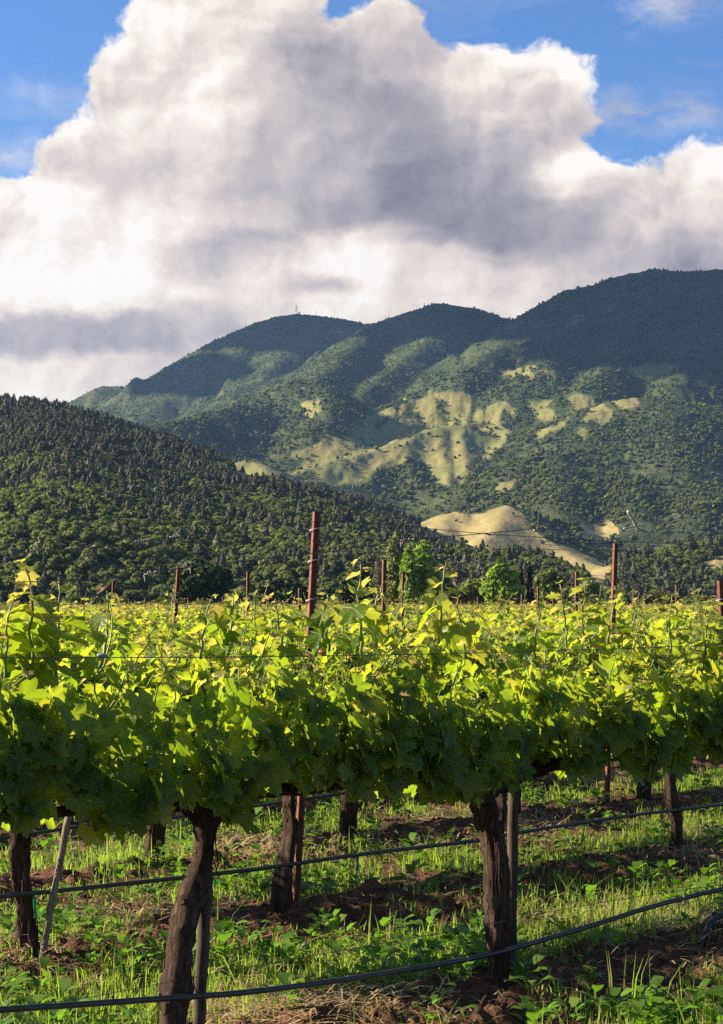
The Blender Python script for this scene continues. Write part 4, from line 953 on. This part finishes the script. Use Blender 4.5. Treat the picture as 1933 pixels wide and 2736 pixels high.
# ------------------------------------------------------------------ valley trees that stand out
def tree(name, label, cat, px, ptop, pbase_w, Y, lobes, mat, ncards, size, seed, group=None, core=.8, trunk=(.35, .03)):
    """crown spanning photo top y and width, standing on the flat at depth Y"""
    b = at(px, HOR, Y); H = (HOR - ptop) / F_PX * Y + CAM_H; W = pbase_w / F_PX * Y
    e = empty(name, (b.x, Y, 0)); tag(e, label, cat, group)
    L = np.array(lobes, float); lo = (L[:, 2] - L[:, 5]).min(); hi = (L[:, 2] + L[:, 5]).max(); wmax = (np.abs(L[:, 0]) + L[:, 3]).max()
    sx = W / 2 / wmax; z0 = trunk[0] * H * .35; sz = (H - z0) / (hi - lo)
    L2 = np.stack([L[:, 0] * sx, L[:, 1] * sx, z0 + (L[:, 2] - lo) * sz, L[:, 3] * sx, L[:, 4] * sx, L[:, 5] * sz], 1)
    link(bpy.data.objects.new("crown", crown_from_lobes(L2, ncards, size * W, seed, core).mesh("crown", mat)), e)
    link(bpy.data.objects.new("trunk", trunk_geo(H * .55, trunk[1] * H, seed).mesh("trunk", M_BARK)), e)
    return e
def column_lobes(n, seed, wid=.16, top=.35):
    r = np.random.default_rng(seed); z = np.linspace(0.08, 1.0, n)
    return [(r.normal(0, .03), r.normal(0, .03), q, wid * (1 - (1 - top) * q ** 2) * r.uniform(.85, 1.1), wid * (1 - (1 - top) * q ** 2), 1.0 / n * 1.3) for q in z]
tree("oak_tree", 'large dark spreading oak at the far edge of the field behind the leaning rusty post', 'tree', 540, 1492, 175, 560, oak_lobes(3, 10, .95), M_DARKOAK, 2600, .055, 1)
tree("oak_tree", 'round low dark green oak just left of the tallest rusty post', 'tree', 765, 1543, 150, 560, oak_lobes(5, 9, .8), M_DARKOAK, 2200, .055, 2)
tree("oak_tree", 'small dark oak crown beside the large spreading oak', 'tree', 462, 1545, 80, 565, oak_lobes(6, 7, .8), M_DARKOAK, 1200, .07, 12)
tree("poplar_tree", 'tall slender olive poplar rising above the field edge', 'tree', 1048, 1424, 50, 590, column_lobes(9, 4, .15, .3), M_POPLAR, 1500, .11, 3, core=.6)
tree("poplar_tree", 'thin half-bare grey poplar left of the tall olive one', 'tree', 1012, 1452, 24, 600, column_lobes(9, 5, .12, .25), M_BARE, 420, .16, 4, core=.32)
tree("broadleaf_tree", 'green tree with a narrow crown right of the olive poplar', 'tree', 1092, 1455, 62, 585, column_lobes(7, 6, .24, .4), M_BRIGHT, 1100, .10, 5, core=.5)
tree("broadleaf_tree", 'wider green tree with a rounded top, right of its narrow twin', 'tree', 1132, 1445, 90, 592, [(-.1, 0, .35, .3, .3, .3), (.1, 0, .4, .32, .3, .3), (0, 0, .75, .28, .28, .28), (-.05, .1, 1.02, .2, .2, .22), (.2, 0, .7, .2, .2, .2), (-.28, 0, .6, .13, .13, .12), (.3, 0, .48, .12, .12, .1), (.02, 0, 1.2, .09, .09, .12)], M_BRIGHT, 1500, .085, 6, core=.5)
tree("broadleaf_tree", 'bright lime-green tree in the sun left of two dark cypresses', 'tree', 1342, 1488, 112, 575, [(0, 0, .25, .36, .36, .26), (-.22, 0, .42, .26, .26, .22), (.22, 0, .4, .26, .26, .22), (0, 0, .6, .28, .28, .24), (-.12, 0, .82, .2, .2, .2), (.18, 0, .74, .18, .2, .18), (-.02, 0, 1.02, .13, .13, .16), (-.3, 0, .6, .1, .1, .09), (.32, 0, .6, .1, .1, .1), (-.06, 0, 1.22, .06, .06, .1), (.3, 0, .2, .14, .14, .1)], M_BRIGHT, 1700, .07, 7, core=.5)
tree("cypress_tree", 'narrow dark cypress nearest to the bright lime tree', 'tree', 1393, 1506, 25, 580, column_lobes(9, 8, .13, .4), M_CYP, 900, .13, 8, core=.9)
tree("cypress_tree", 'narrow dark cypress with the pointed tip, right one of the pair', 'tree', 1416, 1498, 23, 580, column_lobes(9, 9, .13, .25), M_CYP, 900, .13, 9, core=.9)
tree("shrub", 'rounded olive-brown shrub at the field edge right of the tall right post', 'shrub', 1755, 1582, 110, 560, oak_lobes(8, 8, .7), M_RUSSET, 1300, .07, 10)
tree("shrub", 'brownish shrub at the field edge below the green trees', 'shrub', 1215, 1578, 90, 570, oak_lobes(9, 8, .7), M_RUSSET, 1100, .08, 11)
tree("oak_tree", 'sunlit green oak beyond the field at the foot of the pale knoll', 'tree', 1275, 1545, 95, 600, oak_lobes(11, 8, .9), M_OAK, 1500, .07, 13)
rm = np.random.default_rng(77)
for k, (px, ptop, wd, Y, m, nm, lab) in enumerate([(1225, 1500, 44, 720, M_CON, 'conifer_tree', 'dark upright conifer between the green trees and the lime tree'), (1262, 1520, 40, 700, M_CON, 'conifer_tree', 'shorter dark conifer just left of the lime-green tree'),
        (1180, 1535, 90, 650, M_DARKOAK, 'oak_tree', 'dark broad oak right of the green rounded tree'), (1470, 1520, 85, 690, M_OAK, 'oak_tree', 'mid-green oak right of the dark cypresses'), (1575, 1545, 80, 680, M_OAK, 'oak_tree', 'leafy oak behind the tallest vine tips at right'),
        (950, 1520, 110, 680, M_DARKOAK, 'oak_tree', 'dark bushy oak left of the grey poplar'), (1160, 1570, 60, 600, M_RUSSET, 'shrub', 'low olive bush at the foot of the green trees'), (1300, 1575, 70, 610, M_OAK, 'oak_tree', 'low leafy tree touching the lime-green tree on its left'),
        (1510, 1560, 36, 640, M_CON, 'conifer_tree', 'small dark conifer left of the pale hillside track')]):
    lob = column_lobes(8, 50 + k, .17, .15) if m is M_CON else oak_lobes(50 + k, 9, 1.1)
    tree(nm, lab, 'shrub' if nm == 'shrub' else 'tree', px, ptop, wd, Y, lob, m, 1200, .10 if m is M_CON else .075, 60 + k, core=.72)
# ------------------------------------------------------------------ posts
m_, t = material("rusty_steel")
oc = t.n('ShaderNodeTexCoord').outputs['Object']; n1 = t.noise(oc, 24, 6, .7)
finish(t, principled(t, t.ramp(n1, [(.3, (0.060, 0.018, 0.012)), (.5, (0.135, 0.040, 0.024)), (.65, (0.23, 0.075, 0.040)), (.8, (0.30, 0.13, 0.08))]), .72, .35, t.n('ShaderNodeBump', {'Strength': .4, 'Distance': .004, 'Height': n1}).outputs[0])); M_RUST = m_
m_, t = material("galvanised_wire"); finish(t, principled(t, (0.10, 0.09, 0.085, 1), .5, .5, Metallic=.6)); M_WIRE = m_
m_, t = material("pale_clip_wire"); finish(t, principled(t, (0.50, 0.46, 0.42, 1), .45, .5, Metallic=.3)); M_CLIP = m_
m_, t = material("black_drip_hose"); n1 = t.noise(t.n('ShaderNodeTexCoord').outputs['Object'], 30, 4)
finish(t, principled(t, t.ramp(n1, [(.3, (0.012, 0.012, 0.013)), (.7, (0.040, 0.038, 0.036))]), .42, .5)); M_HOSE = m_
m_, t = material("weathered_stake"); n1 = t.noise(t.vm('MULTIPLY', t.n('ShaderNodeTexCoord').outputs['Object'], (60, 60, 6)), 1, 5, .7)
finish(t, principled(t, t.ramp(n1, [(.3, (0.07, 0.05, 0.04)), (.5, (0.20, 0.155, 0.125)), (.75, (0.36, 0.29, 0.24))]), .85, .2)); M_STAKE = m_
m_, t = material("dark_stake_wood"); n1 = t.noise(t.vm('MULTIPLY', t.n('ShaderNodeTexCoord').outputs['Object'], (60, 60, 6)), 1, 5, .7)
finish(t, principled(t, t.ramp(n1, [(.3, (0.025, 0.017, 0.013)), (.6, (0.085, 0.060, 0.046)), (.8, (0.16, 0.12, 0.09))]), .85, .2)); M_STAKE2 = m_
m_, t = material("dead_cane_bark"); n1 = t.noise(t.n('ShaderNodeTexCoord').outputs['Object'], 40, 4)
finish(t, principled(t, t.ramp(n1, [(.3, (0.16, 0.11, 0.085)), (.6, (0.38, 0.31, 0.26)), (.8, (0.58, 0.51, 0.45))]), .8, .2)); M_CANE = m_
m_, t = material("green_tie_tape"); pr = principled(t, (0.012, 0.20, 0.12, 1), .4, .4); tr = t.n('ShaderNodeBsdfTranslucent', ((0.01, .30, .16, 1),)).outputs[0]
finish(t, t.n('ShaderNodeMixShader', (.35, pr, tr)).outputs[0]); M_TIE = m_
m_, t = material("orange_tag"); finish(t, principled(t, (0.50, 0.11, 0.04, 1), .5, .4)); M_TAG = m_
m_, t = material("grey_plastic"); finish(t, principled(t, (0.20, 0.21, 0.24, 1), .5, .4)); M_GREY = m_
m_, t = material("white_enamel"); finish(t, principled(t, (0.65, 0.66, 0.68, 1), .5, .4)); M_WHITE = m_
m_, t = material("mast_steel"); finish(t, principled(t, (0.16, 0.16, 0.18, 1), .6, .4)); M_MAST = m_
def post_profile(w):
    a = w / 2; th = w * .16; d = w * .62   # hat-shaped steel section
    return np.array([(-a, 0), (-a * .55, 0), (-a * .38, d - th), (a * .38, d - th), (a * .55, 0), (a, 0), (a, th), (a * .55 + th * .6, th), (a * .38 + th * .6, d), (-a * .38 - th * .6, d), (-a * .55 - th * .6, th), (-a, th)])
def post_mesh(h, w, lean):
    g = Geo(); pr = post_profile(w); n = len(pr); lv = np.linspace(-.3, h, 9)
    V = np.concatenate([np.stack([pr[:, 0] + lean[0] * z / h, pr[:, 1] + lean[1] * z / h, np.full(n, z)], 1) for z in lv])
    i = np.arange(8)[:, None] * n; j = np.arange(n)[None]; k = (j + 1) % n
    g.add(V, np.stack([i + j, i + k, i + n + k, i + n + j], -1).reshape(-1, 4))
    top = 8 * n
    g.add(V, np.array([[top + q for q in (0, 1, 10, 11)], [top + q for q in (1, 2, 9, 10)], [top + q for q in (2, 3, 8, 9)], [top + q for q in (3, 4, 7, 8)], [top + q for q in (4, 5, 6, 7)]]))
    for z in np.arange(.5, h - .05, .15):                       # wire notches standing off the flange
        for s in (-1, 1):
            g.add(*box((s * w * .52 + lean[0] * z / h, .002 + lean[1] * z / h, z), (w * .12, .006, .016)))
    return g.mesh("post", M_RUST)
def post(label, top, foot, w, group=None, clips=(), rz=None, name="metal_post"):
    foot = np.asarray(foot, float); top = np.asarray(top, float)
    rz = ROW_ANG if rz is None else rz
    e = empty(name, tuple(foot), rz); d = top - foot; c, s = math.cos(rz), math.sin(rz)
    lean = (d[0] * c + d[1] * s, -d[0] * s + d[1] * c)
    tag(e, label, 'post', group)
    link(bpy.data.objects.new("shaft", post_mesh(d[2], w, lean)), e)
    for z in clips:
        g = Geo(); ox, oy = lean[0] * z / d[2], lean[1] * z / d[2]; q = np.linspace(0, 6.6, 16)
        g.add(*tube(np.stack([ox + w * .68 * np.cos(q), oy + w * .30 + w * .62 * np.sin(q), z + .006 * q], 1), .0028, 5))
        g.add(*tube([(ox - w * .6, oy + .01, z + .01), (ox - w * 1.0, oy, z + .014), (ox - w * 1.35, oy - .01, z + .008)], .003, 5))
        link(bpy.data.objects.new("wire_clip", g.mesh("wire_clip", M_CLIP)), e)
    return e
t0 = row_pt(2, 850, 1367); b0 = row_pt(2, 792, 2440); b0[2] = 0
kf = t0[2] / 2.13
post('tall rusty steel post with wire clips, leaning right behind the front row', t0, b0, .044, None, [1.66, 1.87, 2.04, 1.42])
t1_ = row_pt(3, 1648, 1452); b1_ = row_pt(3, 1624, 2105); b1_[2] = 0
post('straight rusty steel post rising at the right in front of the wooded slope', t1_, b1_, .045, None, [1.70])
t2_ = row_pt(1, 1929, 1552, .45); b2_ = row_pt(1, 1970, 2440, .45); b2_[2] = 0
post('short orange rusty post at the right edge of the front row', t2_, b2_, .040, None, [1.66])
_lab = {305: 'rusty post between the left shoots and the leaning post', 480: 'rusty post leaning right in front of the large dark oak', 665: 'slim rusty post between the leaning post and the tallest one',
        1030: 'rusty post standing in front of the thin grey poplar', 1080: 'rusty post in front of the narrow green tree', 1440: 'short rusty post just right of the dark cypresses', 1543: 'rusty post half hidden behind the tallest vine tips', 1810: 'rusty post far right, beyond the olive-brown shrub', 1695: 'short rusty post left of the olive-brown shrub'}
for px, py, lean in [(305, 1555, 4), (665, 1530, 2), (480, 1513, 14), (1030, 1495, 5), (1080, 1532, 5), (1440, 1567, 2), (1543, 1528, 3), (1810, 1563, 2), (1695, 1575, 2)]:
    Y = .47 * F_PX / (HOR - py); tp = np.array(at(px, py, Y)); ft = np.array(at(px - lean * 2.2, HOR, Y)); ft[2] = 0
    post(_lab[px], tp, ft, .05 if Y < 30 else .06, None, [1.75] if Y < 30 else [])
rp = np.random.default_rng(5)
far_list = [(220, 1598), (160, 1597), (345, 1600), (800, 1572), (715, 1600), (545, 1600), (595, 1595), (455, 1600), (505, 1597), (1395, 1588), (1340, 1590), (1280, 1595), (905, 1600), (1160, 1590), (1190, 1594), (1225, 1598), (615, 1598), (390, 1598), (1480, 1600), (1600, 1598)] + [(rp.uniform(-60, 1990), HOR - rp.uniform(5, 15)) for k in range(70)]
fm_ = post_mesh(2.12, .075, (0, 0))
for px, py in far_list:
    Y = .47 * F_PX / (HOR - py); p = at(px, HOR, Y)
    o = link(bpy.data.objects.new("metal_post", fm_)); o.location = (p.x, p.y, 0); o.rotation_euler = (0, rp.normal(0, .012), ROW_ANG); o.scale = (1 + Y / 300,) * 2 + (1,)
    tag(o, 'small dark rusty post sticking up from the far vine rows', 'post', 'far posts of the vineyard')
# ------------------------------------------------------------------ wires and hoses
def smooth_path(P, n=6):
    P = np.asarray(P, float); t0 = np.arange(len(P)); tt = np.linspace(0, len(P) - 1, (len(P) - 1) * n + 1)
    Q = np.stack([np.interp(tt, t0, P[:, k]) for k in range(3)], 1)
    for _ in range(4): Q[1:-1] = (Q[:-2] + 2 * Q[1:-1] + Q[2:]) / 4
    return Q
def line(name, label, cat, r, pts, rad, mat, away=0.0, seg=6, group=None):
    P = smooth_path([row_pt(r, x, y, away) for x, y in pts]); g = Geo(); g.add(*tube(P, rad, seg)); o = g.obj(name, mat, smooth=True); tag(o, label, cat, group); return P
W1 = line("trellis_wire", 'loose trellis wire rising to the right above the front row', 'wire', 1, [(-90, 1562), (130, 1552), (300, 1545), (405, 1533), (488, 1516), (777, 1486), (845, 1478), (1090, 1443), (1400, 1416), (1700, 1385), (1933, 1350), (2060, 1335)], .0021, M_WIRE)
W2 = line("trellis_wire", 'top trellis wire held by the tallest rusty post', 'wire', 2, [(-90, 1500), (0, 1485), (100, 1470), (250, 1463), (450, 1437), (520, 1430), (690, 1408), (846, 1392), (1000, 1397), (1250, 1423), (1500, 1440), (1700, 1447), (1933, 1462), (2060, 1470)], .0022, M_WIRE)
W3 = line("trellis_wire", 'thin trellis wire held by the straight right-hand post', 'wire', 3, [(850, 1488), (930, 1480), (1217, 1468), (1480, 1468), (1645, 1471), (1933, 1496), (2060, 1505)], .0024, M_WIRE)
line("trellis_wire", 'level trellis wire along the front of the near leaves', 'wire', 1, [(-90, 1758), (300, 1757), (600, 1756), (1150, 1748), (1500, 1738), (2060, 1718)], .0018, M_WIRE, -.30)
line("drip_hose", 'thick black drip hose along the foot of the front row', 'hose', 1, [(-90, 2706), (0, 2698), (200, 2685), (440, 2668), (600, 2657), (700, 2647), (950, 2614), (1300, 2556), (1600, 2468), (1720, 2428), (1872, 2388), (1933, 2375), (2060, 2360)], .0112, M_HOSE, -.075, 10)
line("drip_hose", 'black drip hose tied to the trunks of the second row', 'hose', 2, [(-90, 2405), (0, 2396), (147, 2381), (488, 2345), (578, 2334), (700, 2321), (760, 2312), (962, 2282), (1290, 2245), (1384, 2224), (1716, 2174), (1760, 2170), (1933, 2149), (2060, 2134)], .0110, M_HOSE, -.06, 8)
line("drip_hose", 'farther black drip hose glimpsed beneath the leaves at left', 'hose', 3, [(-90, 2252), (0, 2241), (125, 2222), (224, 2206), (457, 2187), (513, 2178), (1000, 2108), (1400, 2052), (1647, 2024), (1846, 2013), (1933, 2005), (2060, 1990)], .0110, M_HOSE, -.06, 8)
line("hose_wire", 'thin support wire strung just above the front hose', 'wire', 1, [(-90, 2700), (130, 2680), (250, 2663), (435, 2627), (600, 2597), (807, 2558), (1300, 2472), (1436, 2442), (1708, 2394), (1837, 2377), (2060, 2345)], .0014, M_WIRE, -.05)
# ------------------------------------------------------------------ stakes, ties, tags, dead canes
def stake(label, foot, top, w, mat, seed):
    r = np.random.default_rng(seed); foot, top = np.asarray(foot, float), np.asarray(top, float); tt = np.linspace(-.06, 1, 9)[:, None]
    P = foot + (top - foot) * tt + np.concatenate([r.normal(0, .0025, (9, 2)), np.zeros((9, 1))], 1); g = Geo()
    g.add(*tube(P - foot, w / 2 * 1.25 * r.uniform(.94, 1.05, 9), 5)); o = g.obj("vine_stake", mat); o.location = tuple(foot); tag(o, label, 'stake')
def gpt(r, px, away=0): p = row_pt(r, px, 2300, away); return np.array([p[0], p[1], 0.])
def tp_(r, px, py, away=0): return row_pt(r, px, py, away)
stake('dark straight stake close beside the upright front-row trunk', gpt(1, 1365, .04), tp_(1, 1374, 2085, .04), .038, M_STAKE2, 1)
stake('dark short stake behind the leaning front-row trunk', gpt(1, 528, .10), tp_(1, 552, 2340, .10), .040, M_STAKE2, 2)
stake('pale grey weathered stake leaning beside the leftmost second-row trunk', gpt(2, 112, -.1), tp_(2, 190, 2150, -.1), .028, M_STAKE, 3)
def tie(label, r, px, py, L, away, mat=M_TIE, w=.012):
    c = row_pt(r, px, py, away); rr = np.random.default_rng(int(px)); g = Geo(); q = np.linspace(0, 6.28, 10)
    g.add(*tube(np.stack([c[0] + .0 * q, c[1] + .016 * np.cos(q), c[2] + .016 * np.sin(q)], 1), .0035, 4))
    n = 6; P = np.stack([c[0] + np.cumsum(rr.normal(.001, .004, n)), np.full(n, c[1] - .018), c[2] - .012 - np.linspace(0, L, n)], 1); sd_ = np.array([w / 2, .004, 0])
    V = np.concatenate([P - sd_, P + sd_, P - sd_ + [0, .003, 0], P + sd_ + [0, .003, 0]]); i = np.arange(n - 1)
    g.add(V, np.concatenate([np.stack([i, i + n, i + n + 1, i + 1], 1), np.stack([i + 2 * n, i + 2 * n + 1, i + 3 * n + 1, i + 3 * n], 1)]))
    o = g.obj("plastic_tie", mat); tag(o, label, 'plant tie')
tie('green plastic tie hanging from the second hose beside the leftmost trunk', 2, 90, 2389, .095, -.06)
tie('green plastic tie dangling from the middle of the second hose', 2, 957, 2284, .075, -.06, w=.014)
tie('short green tie knotted on the second hose beside the leaning trunk', 2, 565, 2338, .03, -.06)
tie('short green tie on the second hose right of the upright front trunk', 2, 1465, 2212, .025, -.06)
tie('short pale tie round the front hose left of the upright trunk', 1, 1250, 2566, .02, -.075, M_CANE, .008)
tie('short pale tie round the front hose far right', 1, 1827, 2400, .02, -.075, M_CANE, .008)
g = Geo(); P = smooth_path([row_pt(1, x, y, -.02) for x, y in [(1868, 2560), (1875, 2520), (1888, 2482), (1912, 2452), (1945, 2438), (1990, 2440)]]); g.add(*tube(P, .014, 8)); tag(g.obj("bent_hose", M_HOSE, smooth=True), 'black hose end bent in an arch at the right edge', 'hose')
c = row_pt(1, 862, 1745, -.31); g = Geo(); g.add(*box(c, (.030, .003, .016), Matrix.Rotation(.25, 3, 'Y'))); g.add(*tube([c + [-.01, 0, .012], c + [0, .006, .02], c + [.01, 0, .012]], .002, 5)); tag(g.obj("plastic_tag", M_TAG), 'small orange-red plastic tag on the level wire', 'tag')
c = row_pt(1, 273, 1753, -.30); g = Geo(); bmv, bmf = tube([c + [-.016, 0, 0], c + [-.012, 0, .002], c + [.010, 0, .002], c + [.016, 0, -.001]], [.004, .008, .008, .004], 8); g.add(bmv, bmf); tag(g.obj("wire_joiner", M_GREY, smooth=True), 'small grey plastic joiner on the level wire at left', 'wire joiner')
def dead_cane(label, P, i0, i1, seed, thick=.004, cross=0.0, name="dead_cane", tw=1.0):
    r = np.random.default_rng(seed); g = Geo(); n = 12; tt = np.linspace(i0, i1, n); base = np.stack([np.interp(tt, np.arange(len(P)), P[:, k]) for k in range(3)], 1)
    for k in range(3):
        ph = r.uniform(0, 6.28); q = base + np.stack([.004 * np.cos(tt * 9 + ph), np.zeros(n), .006 * tw * np.sin(tt * 9 + ph)], 1) + r.normal(0, .0012, (n, 3))
        a, b = sorted(r.integers(0, n, 2)); b = max(b, a + 4); q = q[a:b]
        if len(q) > 2: g.add(*tube(q, thick * r.uniform(.5, 1.0) * np.linspace(1, .6, len(q)), 5))
    for k in range(4):
        c = base[r.integers(0, n)]; d = r.normal(0, 1, 3) * [.5, .3, 1]; d = d / np.linalg.norm(d) * r.uniform(.012, .03); g.add(*tube([c, c + d * .6 + [.003, 0, 0], c + d], [thick * .5, thick * .4, .001], 4))
    tag(g.obj(name, M_CANE), label, 'dead cane')
def wire_i(P, px):
    q = to_pix(P[:, 0], P[:, 1], P[:, 2])[0]; return float(np.interp(px, q, np.arange(len(P))))
for k, (P, x0_, x1_, lab) in enumerate([(W2, 178, 270, 'dead grey cane twisted round the top wire at left'), (W2, 355, 412, 'short dead cane on the top wire left of the leaning post'), (W2, 60, 112, 'frayed dead cane at the left end of the top wire'),
        (W2, 1290, 1330, 'dark dead tendril knot on the top wire over the pale knoll'), (W1, 1070, 1110, 'dead tendril knot on the rising wire over the pale knoll'), (W1, 1425, 1460, 'dead tendril knot on the rising wire left of the pale crossed twig'),
        (W2, 1612, 1665, 'dead cane on the top wire above the straight right post'), (W1, 488, 520, 'dead cane on the rising wire beside the leaning post top'), (W1, 385, 425, 'dead cane left of the leaning post on the rising wire'), (W3, 1880, 1940, 'dead cane at the far right on the thin wire'), (W2, 448, 475, 'tiny dead cane stub on the top wire above the large oak'), (W1, 880, 915, 'curled dead tendril on the rising wire right of the tallest post')]):
    dead_cane(lab, P, wire_i(P, x0_), wire_i(P, x1_), 30 + k, .0055)
c = row_pt(1, 1698, 1392, -.01); g = Geo()
for pts, w in [([(1678, 1366), (1690, 1385), (1698, 1402), (1706, 1418)], .0072), ([(1668, 1412), (1685, 1410), (1700, 1405), (1728, 1402)], .0046), ([(1690, 1380), (1700, 1392), (1703, 1404)], .003)]:
    g.add(*tube(smooth_path([row_pt(1, x, y, -.012) for x, y in pts], 3), w, 6))
m_, t = material("bleached_twig"); finish(t, principled(t, (0.46, 0.42, 0.37, 1), .85, .15)); tag(g.obj("dead_cane", m_), 'pale crossed dead twig hanging from the rising wire at right', 'dead cane')
c = row_pt(1, 1911, 1352, 0); g = Geo(); g.add(*tube([c + [-.012, 0, -.002], c + [-.006, 0, 0], c + [.006, 0, .001], c + [.013, 0, .002]], [.004, .009, .009, .004], 8)); tag(g.obj("wire_joiner", M_WIRE, smooth=True), 'dark round joiner on the rising wire near the right edge', 'wire joiner')
c = row_pt(2, 103, 1460, 0); g = Geo(); g.add(*tube([row_pt(2, 98, 1450), row_pt(2, 104, 1462), row_pt(2, 112, 1466)], .006, 5)); g.add(*tube([row_pt(2, 108, 1444), row_pt(2, 102, 1454)], .003, 4)); tag(g.obj("dead_cane", M_CANE), 'pale hooked twig on the top wire above the left shoots', 'dead cane')
b = at(368, 1640, 470); g = Geo(); q = np.linspace(-.8, .8, 9); g.add(*tube(np.stack([b.x + q, np.full(9, 470.), np.full(9, b.z)], 1), .75 * np.sqrt(np.clip(1.02 - (q / .82) ** 4, .05, 1)), 12)); g.add(*box((b.x - .5, 470, b.z / 2 - .3), (.12, .5, b.z))); g.add(*box((b.x + .5, 470, b.z / 2 - .3), (.12, .5, b.z))); tag(g.obj("storage_tank", M_WHITE, smooth=True), 'small pale rounded tank just above the far vine tops', 'tank')
# ------------------------------------------------------------------ masts on the summits
def mast(label, px, pb, pt, Y, w, lattice=False):
    b = np.array(at(px, pb, Y)); h = (pb - pt) / F_PX * Y; e = empty("radio_mast", tuple(b)); tag(e, label, 'radio mast'); g = Geo()
    if lattice:
        for sx in (-1, 1):
            for sy in (-1, 1): g.add(*tube([(sx * w / 2, sy * w / 2, -4), (sx * w / 4, sy * w / 4, h)], .28, 4))
        for z in np.linspace(.05, .95, 9) * h:
            q = w / 2 * (1 - .5 * z / h); g.add(*tube([(-q, -q, z), (q, -q, z + h * .09)], .2, 4)); g.add(*tube([(q, -q, z), (-q, -q, z + h * .09)], .2, 4)); g.add(*tube([(-q, q, z), (-q, -q, z)], .2, 4))
    else: g.add(*tube([(0, 0, -4), (0, 0, h * .6), (0, 0, h)], [w / 2, w / 2.4, w / 4], 6))
    link(bpy.data.objects.new("tower" if lattice else "pole", g.mesh("pole", M_MAST)), e)
    g2 = Geo()
    for z in ((.45, .62, .8) if lattice else (.7,)): g2.add(*tube([(-w * .7, 0, h * z), (-w * .7, 0, h * z + w * .5)], w * .28, 8)); g2.add(*tube([(w * .6, -w * .2, h * (z + .05)), (w * .6, -w * .2, h * (z + .05) + w * .5)], w * .24, 8))
    link(bpy.data.objects.new("antenna", g2.mesh("antenna", M_MAST)), e)
for a in [('lattice radio tower on the left summit', 793, 845, 815, 7200, 4.2, True), ('thin mast first right of the lattice tower', 846, 848, 826, 7200, 1.0), ('thin short mast second right of the lattice tower', 863, 850, 828, 7200, .9), ('tall thin mast farthest right on the left summit', 894, 854, 818, 7200, 1.1),
          ('radio mast on the shoulder of the middle summit', 1134, 826, 808, 6300, 2.2), ('thin mast left on the right mountain top', 1748, 726, 711, 5700, .8), ('tallest thin mast on the right mountain top', 1787, 727, 705, 5700, 1.2), ('short thin mast beside the tallest on the right mountain', 1801, 727, 711, 5700, .9), ('lone short mast near the right edge of the mountain', 1884, 729, 714, 5700, .9)]:
    mast(*a)
# ------------------------------------------------------------------ an unseen cloud mesh, added out of the frame to shade the summits
m_, t = material("cloud_white"); n1 = t.noise(t.n('ShaderNodeTexCoord').outputs['Object'], .002, 5)
d_ = t.n('ShaderNodeBsdfDiffuse', (t.ramp(n1, [(.3, (.70, .70, .72)), (.7, (.82, .81, .80))]),)).outputs[0]; tr = t.n('ShaderNodeBsdfTranslucent', ((.75, .74, .73, 1),)).outputs[0]
finish(t, t.n('ShaderNodeMixShader', (.3, d_, tr)).outputs[0]); M_CLOUD = m_
bm = bmesh.new(); bmesh.ops.create_icosphere(bm, subdivisions=4, radius=1.0); iv = np.array([v.co[:] for v in bm.verts]); itf = np.array([[v.index for v in f.verts] for f in bm.faces]); bm.free()
def add_shade_cloud(targets, alt, label):
    """lumps placed up the sun's direction from the slopes they shade"""
    g = Geo(); r = np.random.default_rng(3); sd_ = np.array(sun_dir)
    for (px, py, Y, rad) in targets:
        p = np.array(at(px, py, Y)); c = p + sd_ * ((alt - p[2]) / sd_[2])
        k = (1 + .42 * fbm(iv[:, 0] * 2 + c[0], iv[:, 1] * 2 + iv[:, 2] * 2.7, 3))[:, None]
        g.add(iv * k * np.array([1, 1, .45]) * rad * .68 + c, itf)
    o = g.obj("cloud", M_CLOUD, smooth=True); tag(o, label, 'cloud', kind='stuff')
add_shade_cloud([(500, 1000, 6900, 300), (700, 900, 7200, 430), (1000, 900, 7000, 400), (1290, 900, 6100, 380), (1540, 870, 5600, 420), (1700, 850, 5500, 520), (1880, 850, 5400, 560), (2050, 850, 5400, 500), (1700, 960, 5100, 300), (1900, 970, 5000, 330)], 2300, 'white cloud added out of view to shade the summits')
# ------------------------------------------------------------------ the air of the valley
hm = bpy.data.materials.new("haze_air"); hm.use_nodes = True
t = NT(hm.node_tree)
pv = t.n('ShaderNodeVolumePrincipled', {'Color': (0.34, 0.56, 1.0, 1), 'Density': 0.000019, 'Anisotropy': 0.2})
o_ = t.n('ShaderNodeOutputMaterial'); t.t.links.new(pv.outputs[0], o_.inputs['Volume'])
hv, hf = box((0, 4050, 560), (12500, 8500, 1180))
hz = np_obj("haze", hv, hf, hm)
tag(hz, 'thin blue haze filling the valley', 'haze', kind='stuff')
